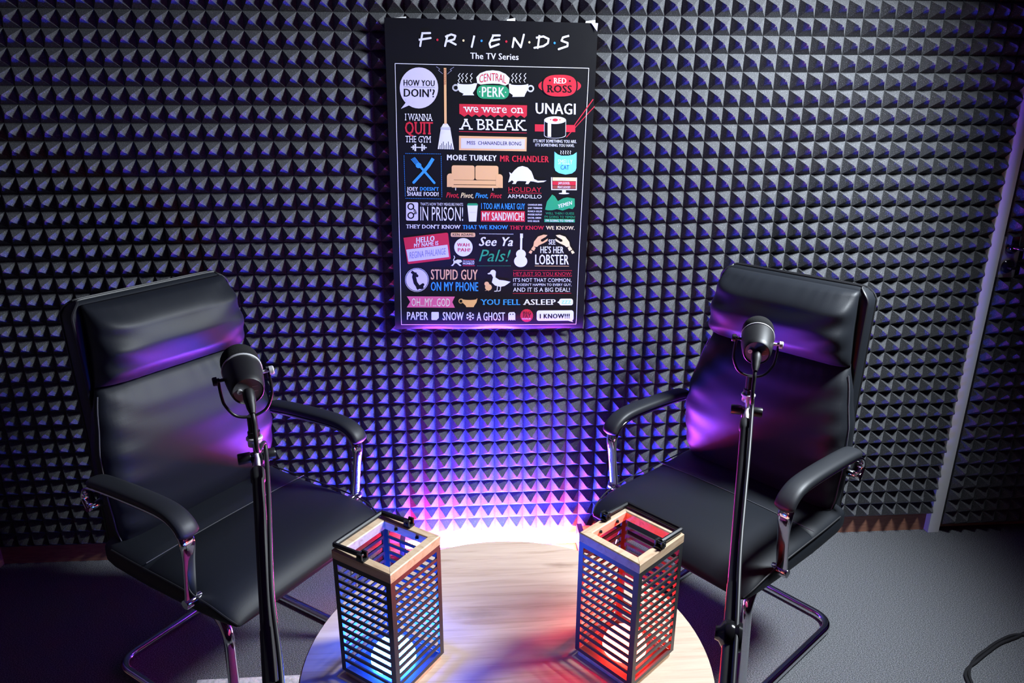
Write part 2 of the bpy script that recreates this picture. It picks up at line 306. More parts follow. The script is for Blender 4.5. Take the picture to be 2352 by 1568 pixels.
ART=[
('L',[-196.7,415.8,-203.6,382.6],5.4,'w',2),
('L',[-198.6,415.8,-174.8,417.1],5.4,'w',2),
('L',[-206.6,398.7,-173.6,404.2],5.41,'w',2),
('L',[-125.6,413.1,-133.6,384.2],5.4,'w',2),
('L',[-132.2,408.3,-115.8,414.9,-103.9,411.5,-107.4,402.3,-125.8,396.9],5.4,'w',2),
('L',[-123.0,398.0,-103.3,388.8],5.41,'w',2),
('L',[-50.8,412.8,-57.9,383.8],5.4,'w',2),
('L',[3.7,415.6,-7.5,393.6,-4.6,383.7,19.0,392.4],5.4,'w',2),
('L',[0.3,414.8,21.6,415.5],5.4,'w',2),
('L',[-3.9,400.8,20.3,405.3],5.41,'w',2),
('L',[62.4,411.0,58.3,385.9],5.41,'w',2),
('L',[63.0,409.7,82.1,385.9],5.41,'w',2),
('L',[82.1,385.9,90.0,419.0],5.43,'w',2),
('L',[134.4,418.2,130.7,384.9],5.4,'w',2),
('L',[125.4,411.7,145.9,415.6,161.1,409.4,159.4,398.2,146.7,390.0,120.9,385.2],5.41,'w',2),
('L',[219.1,419.1,202.0,414.3,198.1,405.5,216.2,400.1,216.0,391.6,190.8,383.0],5.4,'w',2),
('P',[-151.7,400.0,-152.1,398.6,-152.9,397.5,-154.2,396.9,-155.6,396.8,-156.8,397.4,-157.6,398.5,-157.9,399.8,-157.6,401.2,-156.7,402.3,-155.5,403.0,-154.1,403.0,-152.9,402.4,-152.0,401.3],'r',2),
('P',[-78.3,399.9,-78.6,398.5,-79.5,397.4,-80.7,396.7,-82.1,396.7,-83.3,397.3,-84.2,398.4,-84.5,399.7,-84.2,401.1,-83.3,402.2,-82.1,402.8,-80.7,402.9,-79.4,402.3,-78.6,401.2],'y',2),
('P',[-26.9,400.3,-27.2,398.9,-28.1,397.8,-29.3,397.1,-30.7,397.1,-32.0,397.7,-32.9,398.8,-33.2,400.1,-32.9,401.5,-32.0,402.6,-30.8,403.2,-29.4,403.3,-28.1,402.7,-27.2,401.6],'b',2),
('P',[43.5,400.0,43.2,398.7,42.3,397.5,41.1,396.9,39.7,396.9,38.4,397.5,37.5,398.5,37.2,399.9,37.5,401.3,38.3,402.4,39.6,403.0,41.0,403.1,42.2,402.5,43.1,401.4],'r',2),
('P',[109.3,399.5,109.1,398.1,108.2,397.0,107.0,396.3,105.6,396.3,104.3,396.9,103.4,397.9,103.0,399.3,103.3,400.7,104.2,401.8,105.4,402.4,106.8,402.5,108.1,401.9,109.0,400.8],'y',2),
('P',[181.9,399.3,181.6,397.9,180.8,396.8,179.5,396.1,178.1,396.1,176.8,396.7,175.9,397.8,175.5,399.1,175.8,400.5,176.6,401.6,177.9,402.3,179.3,402.3,180.6,401.7,181.5,400.6],'b',2),
('T','The TV Series',[-62.2,352.2,76.5,351.9,76.1,368.2,-62.2,368.4],'w','B',2),
('L',[-275.7,335.0,280.7,333.9,277.6,-437.9,-281.7,-437.4,-275.7,335.0],1.73,'w',1),
('P',[-154.6,272.1,-155.6,262.4,-158.2,252.9,-162.4,244.0,-168.1,235.8,-175.1,228.8,-183.1,223.0,-192.0,218.7,-201.4,216.0,-211.0,214.9,-220.6,215.6,-229.9,218.0,-238.5,222.0,-246.2,227.5,-252.8,234.3,-258.1,242.2,-261.9,251.0,-264.0,260.3,-264.6,270.0,-263.4,279.6,-260.7,289.0,-256.4,297.8,-250.7,305.7,-243.7,312.6,-235.8,318.3,-227.1,322.5,-217.8,325.2,-208.3,326.2,-198.9,325.5,-189.7,323.3,-181.2,319.4,-173.5,314.1,-166.9,307.4,-161.5,299.7,-157.6,291.0,-155.3,281.7],'l',1),
('P',[-252.3,241.1,-248.6,230.2,-263.0,212.9,-237.6,223.6,-221.5,232.1],'l',1),
('T','HOW YOU',[-253.2,276.6,-164.6,276.4,-164.3,292.1,-252.8,292.2],'k','B',2),
('L',[-252.8,273.5,-164.0,273.0],1.16,'s',2),
('T',"DOIN'?",[-253.6,246.7,-164.5,246.4,-164.1,267.7,-252.9,267.9],'k','B',2),
('L',[-134.3,325.3,-134.8,174.0],7.2,'t',1),
('L',[-137.5,321.8,-131.2,323.2],1.15,'n',2),
('L',[-137.6,319.1,-131.3,320.6],1.15,'n',2),
('L',[-137.6,316.4,-131.3,317.9],1.15,'n',2),
('L',[-137.6,313.7,-131.3,315.2],1.15,'n',2),
('L',[-137.7,311.0,-131.4,312.5],1.15,'n',2),
('L',[-137.7,308.4,-131.4,309.8],1.16,'n',2),
('L',[-137.7,305.7,-131.4,307.1],1.16,'n',2),
('L',[-137.8,303.0,-131.5,304.4],1.16,'n',2),
('L',[-137.8,300.3,-131.5,301.8],1.16,'n',2),
('L',[-137.8,297.6,-131.5,299.1],1.16,'n',2),
('L',[-137.9,294.9,-131.6,296.4],1.16,'n',2),
('L',[-137.9,292.2,-131.6,293.7],1.16,'n',2),
('L',[-138.0,289.5,-131.6,291.0],1.16,'n',2),
('L',[-138.0,286.8,-131.7,288.3],1.16,'n',2),
('L',[-138.0,284.1,-131.7,285.5],1.16,'n',2),
('L',[-138.1,281.4,-131.7,282.8],1.16,'n',2),
('P',[-140.9,173.9,-129.2,174.0,-121.2,162.9,-117.9,141.8,-110.6,101.5,-158.7,102.0,-151.9,141.3,-148.1,162.5],'w',1),
('L',[-150.4,163.3,-119.7,162.7],0.89,'s',2),
('L',[-150.5,160.8,-119.7,160.2],0.89,'s',2),
('L',[-150.5,158.3,-119.8,157.6],0.89,'s',2),
('L',[-152.8,100.9,-150.8,113.0],1.49,'k',2),
('L',[-147.8,101.0,-146.3,118.2],1.49,'k',2),
('L',[-142.5,101.1,-141.6,123.3],1.49,'k',2),
('L',[-137.2,101.1,-137.0,113.2],1.49,'k',2),
('L',[-131.9,101.2,-132.3,118.4],1.49,'k',2),
('L',[-126.2,101.3,-127.3,123.5],1.49,'k',2),
('L',[-120.3,101.4,-122.2,113.4],1.49,'k',2),
('L',[-115.9,101.4,-118.3,118.6],1.49,'k',2),
('L',[-159.4,329.3,-149.2,322.9,-153.3,319.6,-147.6,315.4,-141.1,310.2],1.44,'s',1),
('L',[-108.9,329.1,-120.1,322.1,-115.3,319.8,-121.0,316.0,-127.7,309.9],1.44,'s',1),
('T','I WANNA',[-252.4,181.2,-172.0,181.0,-171.7,199.9,-251.8,200.1],'w','S',2),
('T','QUIT',[-253.5,143.4,-171.8,143.1,-171.2,177.7,-252.5,177.8],'r','BS',2),
('T','THE GYM',[-252.8,120.1,-178.1,119.9,-177.8,138.1,-252.2,138.2],'w','S',2),
('L',[-236.5,106.1,-191.0,105.6],2.98,'w',1),
('P',[-232.0,111.8,-228.4,111.8,-228.8,99.3,-232.3,99.3],'w',1),
('P',[-226.6,115.9,-221.6,115.9,-222.1,95.4,-227.1,95.4],'w',1),
('P',[-206.3,116.2,-202.0,116.2,-202.4,95.6,-206.8,95.7],'w',1),
('P',[-200.0,112.3,-196.2,112.3,-196.4,99.7,-200.3,99.7],'w',1),
('P',[-99.2,286.7,-42.1,286.8,-47.3,270.9,-55.1,259.8,-50.7,253.8,-85.5,253.2,-81.2,257.1,-94.2,263.2,-98.4,272.6],'w',1),
('P',[-51.9,286.6,-52.2,286.1,-53.2,285.6,-54.8,285.1,-57.0,284.7,-59.7,284.3,-62.9,284.0,-66.3,283.7,-70.0,283.5,-73.8,283.4,-77.7,283.4,-81.3,283.4,-84.8,283.6,-87.9,283.8,-90.6,284.1,-92.8,284.4,-94.4,284.8,-95.4,285.2,-95.7,285.7,-95.4,286.2,-94.4,286.7,-92.8,287.1,-90.6,287.6,-87.9,287.9,-84.8,288.3,-81.3,288.5,-77.6,288.7,-73.8,288.8,-70.0,288.9,-66.3,288.8,-62.9,288.7,-59.7,288.5,-57.0,288.2,-54.8,287.9,-53.2,287.5,-52.2,287.0],'k',2),
('L',[-96.1,273.7,-96.5,271.5,-97.5,269.4,-99.2,267.7,-101.3,266.6,-103.6,266.0,-106.0,266.1,-108.3,266.9,-110.1,268.3,-111.5,270.1,-112.2,272.3,-112.2,274.6,-111.4,276.8,-110.1,278.7,-108.2,280.1,-105.9,281.0,-103.5,281.2,-101.2,280.7,-99.1,279.6,-97.5,278.0,-96.4,276.0,-96.1,273.7],4.36,'w',1),
('P',[49.2,287.7,106.0,287.5,105.8,273.8,98.5,261.3,95.1,252.7,60.0,251.5,61.4,256.5,51.1,263.1],'w',1),
('P',[102.2,287.4,101.9,286.9,100.8,286.4,99.1,286.0,96.7,285.5,93.7,285.1,90.3,284.8,86.6,284.5,82.5,284.3,78.4,284.2,74.2,284.2,70.2,284.2,66.4,284.3,63.0,284.5,60.1,284.8,57.7,285.2,55.9,285.6,54.8,286.0,54.5,286.5,54.8,286.9,55.9,287.4,57.6,287.9,60.0,288.3,63.0,288.7,66.4,289.1,70.1,289.3,74.1,289.5,78.3,289.7,82.4,289.7,86.5,289.6,90.2,289.5,93.7,289.3,96.6,289.0,99.0,288.7,100.8,288.3,101.9,287.9],'k',2),
('L',[121.0,275.4,120.7,273.2,119.6,271.1,118.0,269.4,115.9,268.2,113.6,267.6,111.1,267.8,108.8,268.6,106.9,269.9,105.5,271.8,104.7,274.0,104.6,276.3,105.3,278.5,106.6,280.4,108.5,281.8,110.8,282.7,113.2,282.9,115.6,282.5,117.7,281.4,119.4,279.7,120.5,277.7,121.0,275.4],4.36,'w',1),
('L',[-93.4,287.7,-97.4,293.8,-91.0,299.9,-96.8,305.7,-91.0,312.8],1.74,'w',1),
('L',[-83.9,287.8,-87.9,294.0,-81.6,300.1,-87.3,305.9,-81.5,313.0],1.74,'w',1),
('L',[-72.4,288.1,-76.4,294.2,-70.0,300.3,-75.8,306.1,-70.0,313.2],1.74,'w',1),
('L',[-58.8,288.3,-62.9,294.5,-56.5,300.6,-62.3,306.4,-56.5,313.5],1.74,'w',1),
('L',[60.8,290.7,56.6,296.8,62.9,302.9,57.0,308.8,62.7,315.9],1.74,'w',1),
('L',[71.0,290.9,66.8,297.0,73.1,303.1,67.2,309.0,72.8,316.1],1.74,'w',1),
('L',[82.6,291.1,78.4,297.3,84.7,303.4,78.8,309.2,84.4,316.4],1.74,'w',1),
('L',[96.6,291.4,92.4,297.6,98.7,303.7,92.7,309.5,98.4,316.7],1.74,'w',1),
('P',[-45.0,303.0,-34.1,314.0,-16.2,320.8,2.5,322.8,21.2,321.0,39.3,313.8,51.9,302.2,49.2,287.7,39.1,282.1,21.6,286.4,2.8,286.8,-16.0,285.6,-32.0,283.4,-42.1,287.3],'w',1),
('P',[-17.5,283.2,-7.4,286.3,11.5,286.7,23.1,283.1],'k',2),
('T','CENTRAL',[-35.7,294.2,41.3,294.1,41.0,315.2,-35.8,315.3],'r','A',2),
('P',[31.3,282.2,38.4,280.8,44.5,277.0,48.6,271.3,50.2,264.6,50.2,262.4,48.9,255.7,44.9,250.0,38.9,246.2,31.8,244.9,-24.8,245.0,-32.0,246.4,-38.0,250.2,-42.1,255.9,-43.5,262.6,-43.5,264.8,-42.1,271.5,-38.1,277.1,-32.1,280.9,-25.0,282.2],'g',2),
('T','PERK',[-28.9,250.5,38.1,250.4,37.7,277.3,-29.0,277.4],'w','B',3),
('P',[-33.1,264.0,-33.4,263.1,-34.3,262.4,-35.3,262.4,-36.2,263.0,-36.5,264.0,-36.2,264.9,-35.3,265.6,-34.3,265.6,-33.4,265.0],'w',3),
('P',[41.7,263.8,41.4,262.8,40.5,262.2,39.4,262.2,38.6,262.8,38.2,263.7,38.5,264.7,39.4,265.3,40.5,265.3,41.4,264.8],'w',3),
('P',[260.2,285.5,259.4,281.7,256.8,277.9,252.3,274.4,246.2,271.1,238.5,268.2,229.7,265.9,219.8,264.0,209.3,262.9,198.4,262.3,187.5,262.4,176.9,263.2,166.9,264.7,157.9,266.7,150.1,269.3,143.8,272.3,139.1,275.7,136.1,279.3,135.1,283.1,135.9,286.9,138.6,290.7,143.1,294.2,149.2,297.4,156.8,300.3,165.6,302.6,175.4,304.4,185.9,305.6,196.7,306.2,207.5,306.0,218.1,305.3,228.0,303.9,237.0,301.9,244.9,299.3,251.3,296.3,256.1,293.0,259.1,289.3],'r',1),
('P',[250.4,285.9,250.2,277.8,248.6,272.2,245.7,267.5,241.6,263.6,236.3,260.2,229.7,257.6,221.9,255.6,212.5,254.4,198.7,253.8,184.9,253.9,175.4,254.8,167.4,256.5,160.7,258.8,155.2,261.9,150.8,265.8,147.6,270.3,145.6,275.8,144.7,283.8,145.1,291.9,146.8,297.4,149.7,302.0,153.8,306.0,159.1,309.2,165.6,311.8,173.3,313.8,182.7,315.0,196.3,315.7,210.0,315.6,219.4,314.7,227.4,313.1,234.1,310.7,239.6,307.7,244.1,303.9,247.3,299.4,249.5,293.9],'k',2),
('P',[246.3,285.8,246.2,277.3,244.8,272.0,242.4,267.6,238.8,264.0,234.2,261.0,228.4,258.6,221.4,256.9,212.7,255.7,198.6,255.1,184.6,255.2,175.9,256.0,168.7,257.5,162.8,259.6,157.9,262.5,154.1,265.9,151.4,270.2,149.6,275.5,148.8,283.9,149.1,292.4,150.5,297.7,153.0,302.0,156.6,305.6,161.2,308.5,166.9,310.9,173.9,312.6,182.5,313.7,196.4,314.3,210.3,314.3,219.0,313.5,226.1,312.1,232.0,309.9,236.9,307.2,240.7,303.7,243.6,299.5,245.4,294.3],'r',3),
('T','RED',[179.7,290.9,216.7,290.9,216.1,305.6,179.1,305.7],'w','BS',4),
('T','ROSS',[161.4,266.2,233.9,266.1,233.1,285.9,160.8,286.0],'k','BS',4),
('P',[171.2,298.6,170.9,297.3,169.9,296.4,168.6,296.1,167.3,296.4,166.3,297.2,165.9,298.5,166.2,299.7,167.2,300.6,168.5,301.0,169.8,300.7,170.8,299.8],'k',4),
('P',[229.3,298.1,229.0,296.8,228.1,295.9,226.8,295.6,225.4,295.9,224.4,296.7,224.0,298.0,224.3,299.2,225.2,300.1,226.5,300.5,227.9,300.2,228.9,299.3],'k',4),
('P',[-94.4,229.4,103.6,229.0,103.7,200.3,96.5,193.7,85.4,200.8,74.3,193.8,63.2,200.9,52.2,193.8,41.1,200.9,30.0,193.9,19.1,201.0,8.0,193.9,-3.0,201.0,-14.1,194.0,-25.0,201.1,-36.1,194.0,-46.9,201.1,-58.0,194.1,-68.9,201.2,-80.0,194.1,-90.8,201.2,-94.3,201.7],'r',1),
('T','we were on',[-82.8,206.9,93.2,206.5,92.9,221.6,-82.8,221.9],'w','xS',2),
('T','A BREAK',[-94.8,158.1,104.1,157.6,103.4,188.1,-94.6,188.4],'w','S',2),
('L',[-95.4,152.6,104.9,151.4],1.48,'r',1),
('P',[-95.5,140.5,105.2,139.5,105.2,99.0,-95.8,99.7],'t',1),
('P',[-89.7,133.8,99.3,134.0,99.4,105.3,-89.8,104.9],'l',2),
('T','MISS  CHANANDLER BONG',[-72.0,116.0,89.3,115.6,89.0,125.9,-72.0,126.2],'k','',3),
('T','UNAGI',[129.3,206.1,248.2,205.8,246.8,236.0,128.5,236.2],'w','B',2),
('P',[128.0,176.4,248.3,176.2,249.3,156.0,128.6,156.3],'r',1),
('P',[155.4,187.9,156.4,145.4,157.8,143.0,161.7,140.8,167.9,139.1,175.7,137.9,184.7,137.3,194.0,137.4,202.9,138.3,210.7,139.7,216.7,141.6,220.5,143.9,221.7,146.4,220.3,189.0],'w',2),
('P',[156.8,187.9,157.8,146.5,159.2,144.1,162.9,142.0,168.8,140.2,176.3,139.0,184.8,138.5,193.7,138.6,202.2,139.4,209.7,140.8,215.4,142.8,219.0,145.0,220.2,147.5,218.8,188.9],'k',3),
('P',[166.0,180.3,176.4,180.3,177.8,141.3,167.3,141.3],'w',4),
('P',[219.9,189.5,219.5,187.7,218.1,185.8,215.8,184.1,212.6,182.5,208.7,181.1,204.1,180.0,198.9,179.1,193.5,178.5,187.9,178.3,182.2,178.3,176.7,178.7,171.6,179.5,166.9,180.5,162.8,181.7,159.6,183.2,157.1,184.8,155.6,186.6,155.0,188.5,155.5,190.3,156.9,192.2,159.2,193.9,162.4,195.5,166.3,196.9,170.9,198.0,176.0,198.9,181.5,199.4,187.1,199.7,192.7,199.6,198.2,199.2,203.3,198.5,208.0,197.5,212.1,196.3,215.4,194.8,217.8,193.2,219.4,191.4],'w',4),
('P',[196.1,189.7,196.0,189.0,195.6,188.3,195.1,187.6,194.3,187.0,193.3,186.4,192.2,186.0,190.9,185.6,189.6,185.4,188.2,185.3,186.8,185.4,185.4,185.6,184.1,185.8,183.0,186.3,182.0,186.8,181.2,187.3,180.5,188.0,180.1,188.7,180.0,189.4,180.1,190.2,180.4,190.9,181.0,191.6,181.8,192.2,182.8,192.7,183.9,193.2,185.1,193.5,186.5,193.7,187.9,193.8,189.3,193.8,190.6,193.6,191.9,193.3,193.1,192.9,194.1,192.4,194.9,191.8,195.5,191.1,195.9,190.4],'r',5),
('P',[177.0,190.5,176.6,189.7,175.4,189.2,173.9,189.1,172.7,189.6,172.2,190.4,172.7,191.3,173.8,191.8,175.3,191.8,176.5,191.3],'r',5),
('P',[204.4,190.4,204.0,189.6,202.8,189.0,201.3,189.0,200.1,189.5,199.6,190.3,200.1,191.2,201.2,191.7,202.7,191.7,203.9,191.2],'r',5),
('L',[297.6,248.9,246.0,175.8],2.92,'r',2),
('L',[303.1,229.7,223.4,141.2],2.34,'r',1),
('T',"IT'S NOT SOMETHING YOU ARE.",[124.9,125.1,254.9,124.8,254.5,133.4,124.7,133.7],'w','B',2),
('T',"IT'S SOMETHING YOU HAVE.",[131.3,113.6,248.8,113.3,248.4,121.4,131.0,121.6],'w','B',2),
('T','MORE TURKEY',[-131.9,70.4,16.6,70.0,16.4,86.0,-131.7,86.3],'w','BB',2),
('T','MR CHANDLER',[26.2,68.3,173.4,67.9,172.8,85.7,26.0,86.0],'r','BB',2),
('L',[-253.5,88.2,-250.5,88.2],1.13,'b',1),
('L',[-257.4,-42.7,-254.3,-42.7],1.15,'b',1),
('L',[-248.2,88.1,-245.2,88.1],1.13,'b',1),
('L',[-252.1,-42.7,-248.9,-42.7],1.15,'b',1),
('L',[-243.0,88.1,-239.9,88.1],1.13,'b',1),
('L',[-246.7,-42.7,-243.6,-42.8],1.15,'b',1),
('L',[-237.7,88.1,-234.6,88.1],1.13,'b',1),
('L',[-241.3,-42.8,-238.2,-42.8],1.15,'b',1),
('L',[-232.4,88.1,-229.4,88.1],1.13,'b',1),
('L',[-235.9,-42.8,-232.8,-42.8],1.15,'b',1),
('L',[-227.2,88.1,-224.1,88.1],1.13,'b',1),
('L',[-230.6,-42.8,-227.4,-42.8],1.15,'b',1),
('L',[-221.9,88.1,-218.8,88.0],1.13,'b',1),
('L',[-225.2,-42.8,-222.1,-42.8],1.15,'b',1),
('L',[-216.6,88.0,-213.5,88.0],1.13,'b',1),
('L',[-219.8,-42.8,-216.7,-42.9],1.15,'b',1),
('L',[-211.3,88.0,-208.3,88.0],1.13,'b',1),
('L',[-214.4,-42.9,-211.3,-42.9],1.15,'b',1),
('L',[-206.0,88.0,-203.0,88.0],1.13,'b',1),
('L',[-209.0,-42.9,-205.9,-42.9],1.15,'b',1),
('L',[-200.7,88.0,-197.7,88.0],1.13,'b',1),
('L',[-203.6,-42.9,-200.5,-42.9],1.15,'b',1),
('L',[-195.5,88.0,-192.4,88.0],1.13,'b',1),
('L',[-198.2,-42.9,-195.1,-42.9],1.15,'b',1),
('L',[-190.2,88.0,-187.1,87.9],1.13,'b',1),
('L',[-192.9,-42.9,-189.7,-43.0],1.15,'b',1),
('L',[-184.9,87.9,-181.8,87.9],1.13,'b',1),
('L',[-187.5,-43.0,-184.3,-43.0],1.15,'b',1),
('L',[-179.6,87.9,-176.5,87.9],1.13,'b',1),
('L',[-182.1,-43.0,-178.9,-43.0],1.15,'b',1),
('L',[-174.3,87.9,-171.2,87.9],1.13,'b',1),
('L',[-176.7,-43.0,-173.5,-43.0],1.15,'b',1),
('L',[-169.0,87.9,-165.9,87.9],1.13,'b',1),
('L',[-171.3,-43.0,-168.1,-43.0],1.15,'b',1),
('L',[-163.7,87.9,-160.6,87.9],1.13,'b',1),
('L',[-165.9,-43.0,-162.7,-43.1],1.15,'b',1),
('L',[-158.4,87.9,-155.3,87.8],1.13,'b',1),
('L',[-160.5,-43.1,-157.3,-43.1],1.15,'b',1),
('L',[-153.1,87.8,-150.0,87.8],1.13,'b',1),
('L',[-155.1,-43.1,-151.9,-43.1],1.15,'b',1),
('L',[-258.1,82.4,-258.2,79.2],1.13,'b',1),
('L',[-148.7,81.7,-148.8,78.4],1.13,'b',1),
('L',[-258.1,77.0,-258.2,73.7],1.13,'b',1),
('L',[-148.7,76.2,-148.8,73.0],1.13,'b',1),
('L',[-258.1,71.6,-258.2,68.3],1.13,'b',1),
('L',[-148.7,70.8,-148.8,67.5],1.13,'b',1),
('L',[-258.1,66.1,-258.2,62.9],1.13,'b',1),
('L',[-148.7,65.3,-148.7,62.0],1.13,'b',1),
('L',[-258.1,60.7,-258.2,57.4],1.13,'b',1),
('L',[-148.7,59.8,-148.7,56.6],1.13,'b',1),
('L',[-258.1,55.2,-258.2,51.9],1.13,'b',1),
('L',[-148.7,54.4,-148.7,51.1],1.13,'b',1),
('L',[-258.1,49.8,-258.2,46.5],1.13,'b',1),
('L',[-148.7,48.9,-148.7,45.6],1.13,'b',1),
('L',[-258.1,44.3,-258.2,41.0],1.14,'b',1),
('L',[-148.7,43.4,-148.7,40.1],1.14,'b',1),
('L',[-258.1,38.8,-258.2,35.5],1.14,'b',1),
('L',[-148.7,37.9,-148.7,34.6],1.14,'b',1),
('L',[-258.1,33.3,-258.2,30.0],1.14,'b',1),
('L',[-148.7,32.4,-148.7,29.1],1.14,'b',1),
('L',[-258.1,27.8,-258.2,24.5],1.14,'b',1),
('L',[-148.7,26.9,-148.7,23.5],1.14,'b',1),
('L',[-258.1,22.3,-258.2,19.0],1.14,'b',1),
('L',[-148.6,21.3,-148.7,18.0],1.14,'b',1),
('L',[-258.1,16.8,-258.2,13.5],1.14,'b',1),
('L',[-148.6,15.8,-148.7,12.5],1.14,'b',1),
('L',[-258.1,11.3,-258.2,7.9],1.14,'b',1),
('L',[-148.6,10.2,-148.7,6.9],1.14,'b',1),
('L',[-258.1,5.7,-258.2,2.4],1.14,'b',1),
('L',[-148.6,4.7,-148.7,1.3],1.14,'b',1),
('L',[-258.1,0.2,-258.2,-3.1],1.14,'b',1),
('L',[-148.6,-0.9,-148.7,-4.2],1.14,'b',1),
('L',[-258.1,-5.4,-258.2,-8.7],1.14,'b',1),
('L',[-148.6,-6.5,-148.7,-9.8],1.14,'b',1),
('L',[-258.1,-10.9,-258.2,-14.3],1.14,'b',1),
('L',[-148.6,-12.0,-148.7,-15.4],1.15,'b',1),
('L',[-258.1,-16.5,-258.2,-19.8],1.15,'b',1),
('L',[-148.6,-17.6,-148.7,-21.0],1.15,'b',1),
('L',[-258.1,-22.1,-258.2,-25.4],1.15,'b',1),
('L',[-148.6,-23.2,-148.6,-26.6],1.15,'b',1),
('L',[-258.1,-27.7,-258.2,-31.0],1.15,'b',1),
('L',[-148.6,-28.9,-148.6,-32.2],1.15,'b',1),
('L',[-258.1,-33.3,-258.2,-36.6],1.15,'b',1),
('L',[-148.6,-34.5,-148.6,-37.9],1.15,'b',1),
('L',[-210.5,50.3,-190.8,27.8,-170.2,3.9],6.81,'b',1),
('P',[-207.6,54.2,-207.8,52.9,-208.2,51.6,-208.9,50.4,-209.7,49.3,-210.8,48.3,-212.0,47.5,-213.3,46.9,-214.8,46.6,-216.2,46.4,-217.7,46.5,-219.1,46.9,-220.4,47.4,-221.6,48.2,-222.6,49.1,-223.4,50.2,-224.0,51.4,-224.3,52.7,-224.4,54.0,-224.2,55.3,-223.8,56.6,-223.2,57.8,-222.3,58.9,-221.3,59.9,-220.1,60.7,-218.7,61.3,-217.3,61.6,-215.8,61.7,-214.4,61.7,-213.0,61.3,-211.7,60.8,-210.5,60.0,-209.5,59.1,-208.7,58.0,-208.1,56.8,-207.7,55.5],'b',1),
('L',[-223.3,55.7,-237.3,71.8],1.98,'b',1),
('L',[-220.4,57.6,-233.9,74.0],1.98,'b',1),
('L',[-217.6,59.5,-230.5,76.0],1.98,'b',1),
('L',[-214.7,61.2,-227.2,77.4],1.98,'b',1),
('L',[-173.2,73.7,-186.1,53.9,-199.0,38.7],9.61,'b',1),
('L',[-199.0,38.7,-216.3,20.6,-231.9,4.4],7.67,'b',1),
('T','JOEY',[-253.1,-19.9,-219.5,-20.0,-219.2,-8.8,-252.8,-8.7],'w','BB',2),
('T',"DOESN'T",[-213.6,-19.3,-157.3,-19.5,-157.1,-8.9,-213.3,-8.7],'b','BB',2),
('T','SHARE FOOD!',[-252.1,-34.9,-158.1,-35.1,-157.9,-23.1,-251.8,-22.8],'w','BB',2),
('P',[-55.9,55.7,-53.6,55.2,-51.5,53.9,-50.2,51.9,-49.7,49.6,-49.7,19.7,-50.2,17.4,-51.5,15.4,-53.6,14.1,-56.0,13.6,-112.1,13.8,-114.5,14.3,-116.5,15.6,-117.8,17.6,-118.3,19.9,-118.0,49.7,-117.5,52.0,-116.1,54.0,-114.1,55.3,-111.7,55.8],'t',1),
('P',[15.4,55.7,17.8,55.2,19.8,53.9,21.2,51.9,21.7,49.6,22.0,20.0,21.6,17.6,20.2,15.6,18.2,14.3,15.8,13.8,-41.2,14.0,-43.6,14.5,-45.6,15.8,-47.0,17.8,-47.4,20.2,-47.5,49.8,-47.0,52.1,-45.6,54.0,-43.6,55.3,-41.2,55.8],'t',1),
('P',[-121.5,32.1,-117.9,31.4,-114.8,29.4,-112.7,26.3,-112.0,22.7,-112.2,1.9,-113.0,-1.8,-115.1,-4.8,-118.2,-6.9,-121.9,-7.6,-123.1,-7.6,-126.7,-6.9,-129.9,-4.8,-131.9,-1.7,-132.6,1.9,-132.4,22.8,-131.6,26.3,-129.5,29.4,-126.3,31.4,-122.7,32.1],'t',2),
('P',[-132.4,21.6,-121.9,21.6,-122.2,-7.7,-132.7,-7.6],'t',2),
('P',[25.3,31.6,29.0,30.9,32.2,28.8,34.3,25.7,35.1,22.1,35.4,0.6,34.7,-3.0,32.6,-6.1,29.5,-8.2,25.8,-8.9,24.3,-8.9,20.6,-8.2,17.4,-6.1,15.3,-3.0,14.5,0.7,14.3,22.2,15.0,25.8,17.1,28.8,20.2,30.9,23.9,31.6],'t',2),
('P',[24.9,20.5,35.1,20.5,35.5,-8.9,25.2,-8.8],'t',2),
('P',[19.2,12.5,20.1,12.4,20.9,11.9,21.4,11.2,21.5,10.3,21.6,2.2,21.5,1.3,21.0,0.6,20.2,0.1,19.4,-0.0,-117.0,0.3,-117.9,0.5,-118.6,1.0,-119.1,1.7,-119.3,2.6,-119.2,10.6,-119.0,11.5,-118.5,12.2,-117.8,12.7,-116.9,12.9],'t',1),
('P',[20.0,-1.7,20.4,-1.8,20.8,-2.0,21.0,-2.4,21.1,-2.8,21.2,-8.4,21.1,-8.9,20.9,-9.2,20.5,-9.5,20.0,-9.5,-117.7,-9.2,-118.1,-9.1,-118.5,-8.8,-118.7,-8.5,-118.8,-8.1,-118.8,-2.5,-118.7,-2.0,-118.4,-1.7,-118.1,-1.4,-117.6,-1.4],'t',1),
('L',[-106.6,-10.2,-106.7,-17.2],2.29,'w',1),
('L',[5.4,-9.7,5.5,-16.7],2.29,'w',1),
('T','Pivot,',[-135.9,-38.9,-97.1,-39.0,-97.1,-23.8,-135.7,-23.7],'r','IB',2),
('T','Pivot,',[-92.0,-39.4,-53.1,-39.5,-53.1,-24.2,-91.9,-24.1],'y','IB',2),
('T','Pivot,',[-48.3,-39.2,-9.2,-39.3,-9.3,-24.1,-48.3,-24.0],'b','IB',2),
('T','Pivot',[-3.2,-39.4,33.0,-39.5,32.8,-24.2,-3.3,-24.2],'r','IB',2),
('P',[54.0,38.0,61.8,33.4,70.2,43.8,80.8,52.8,93.6,56.2,109.4,52.0,121.1,41.0,126.6,28.6,130.3,18.3,141.9,13.4,168.4,14.2,159.3,9.6,142.1,7.8,127.6,11.0,119.0,11.7,112.8,3.2,104.2,3.2,107.5,11.3,84.5,12.2,78.2,11.0,74.6,3.4,63.1,3.3,68.8,9.2,63.0,13.9,57.3,9.7,51.6,7.6,54.3,16.6,57.0,27.8],'w',1),
('T','HOLIDAY',[52.9,-19.8,153.0,-20.1,152.6,-6.3,52.7,-6.0],'r','',2),
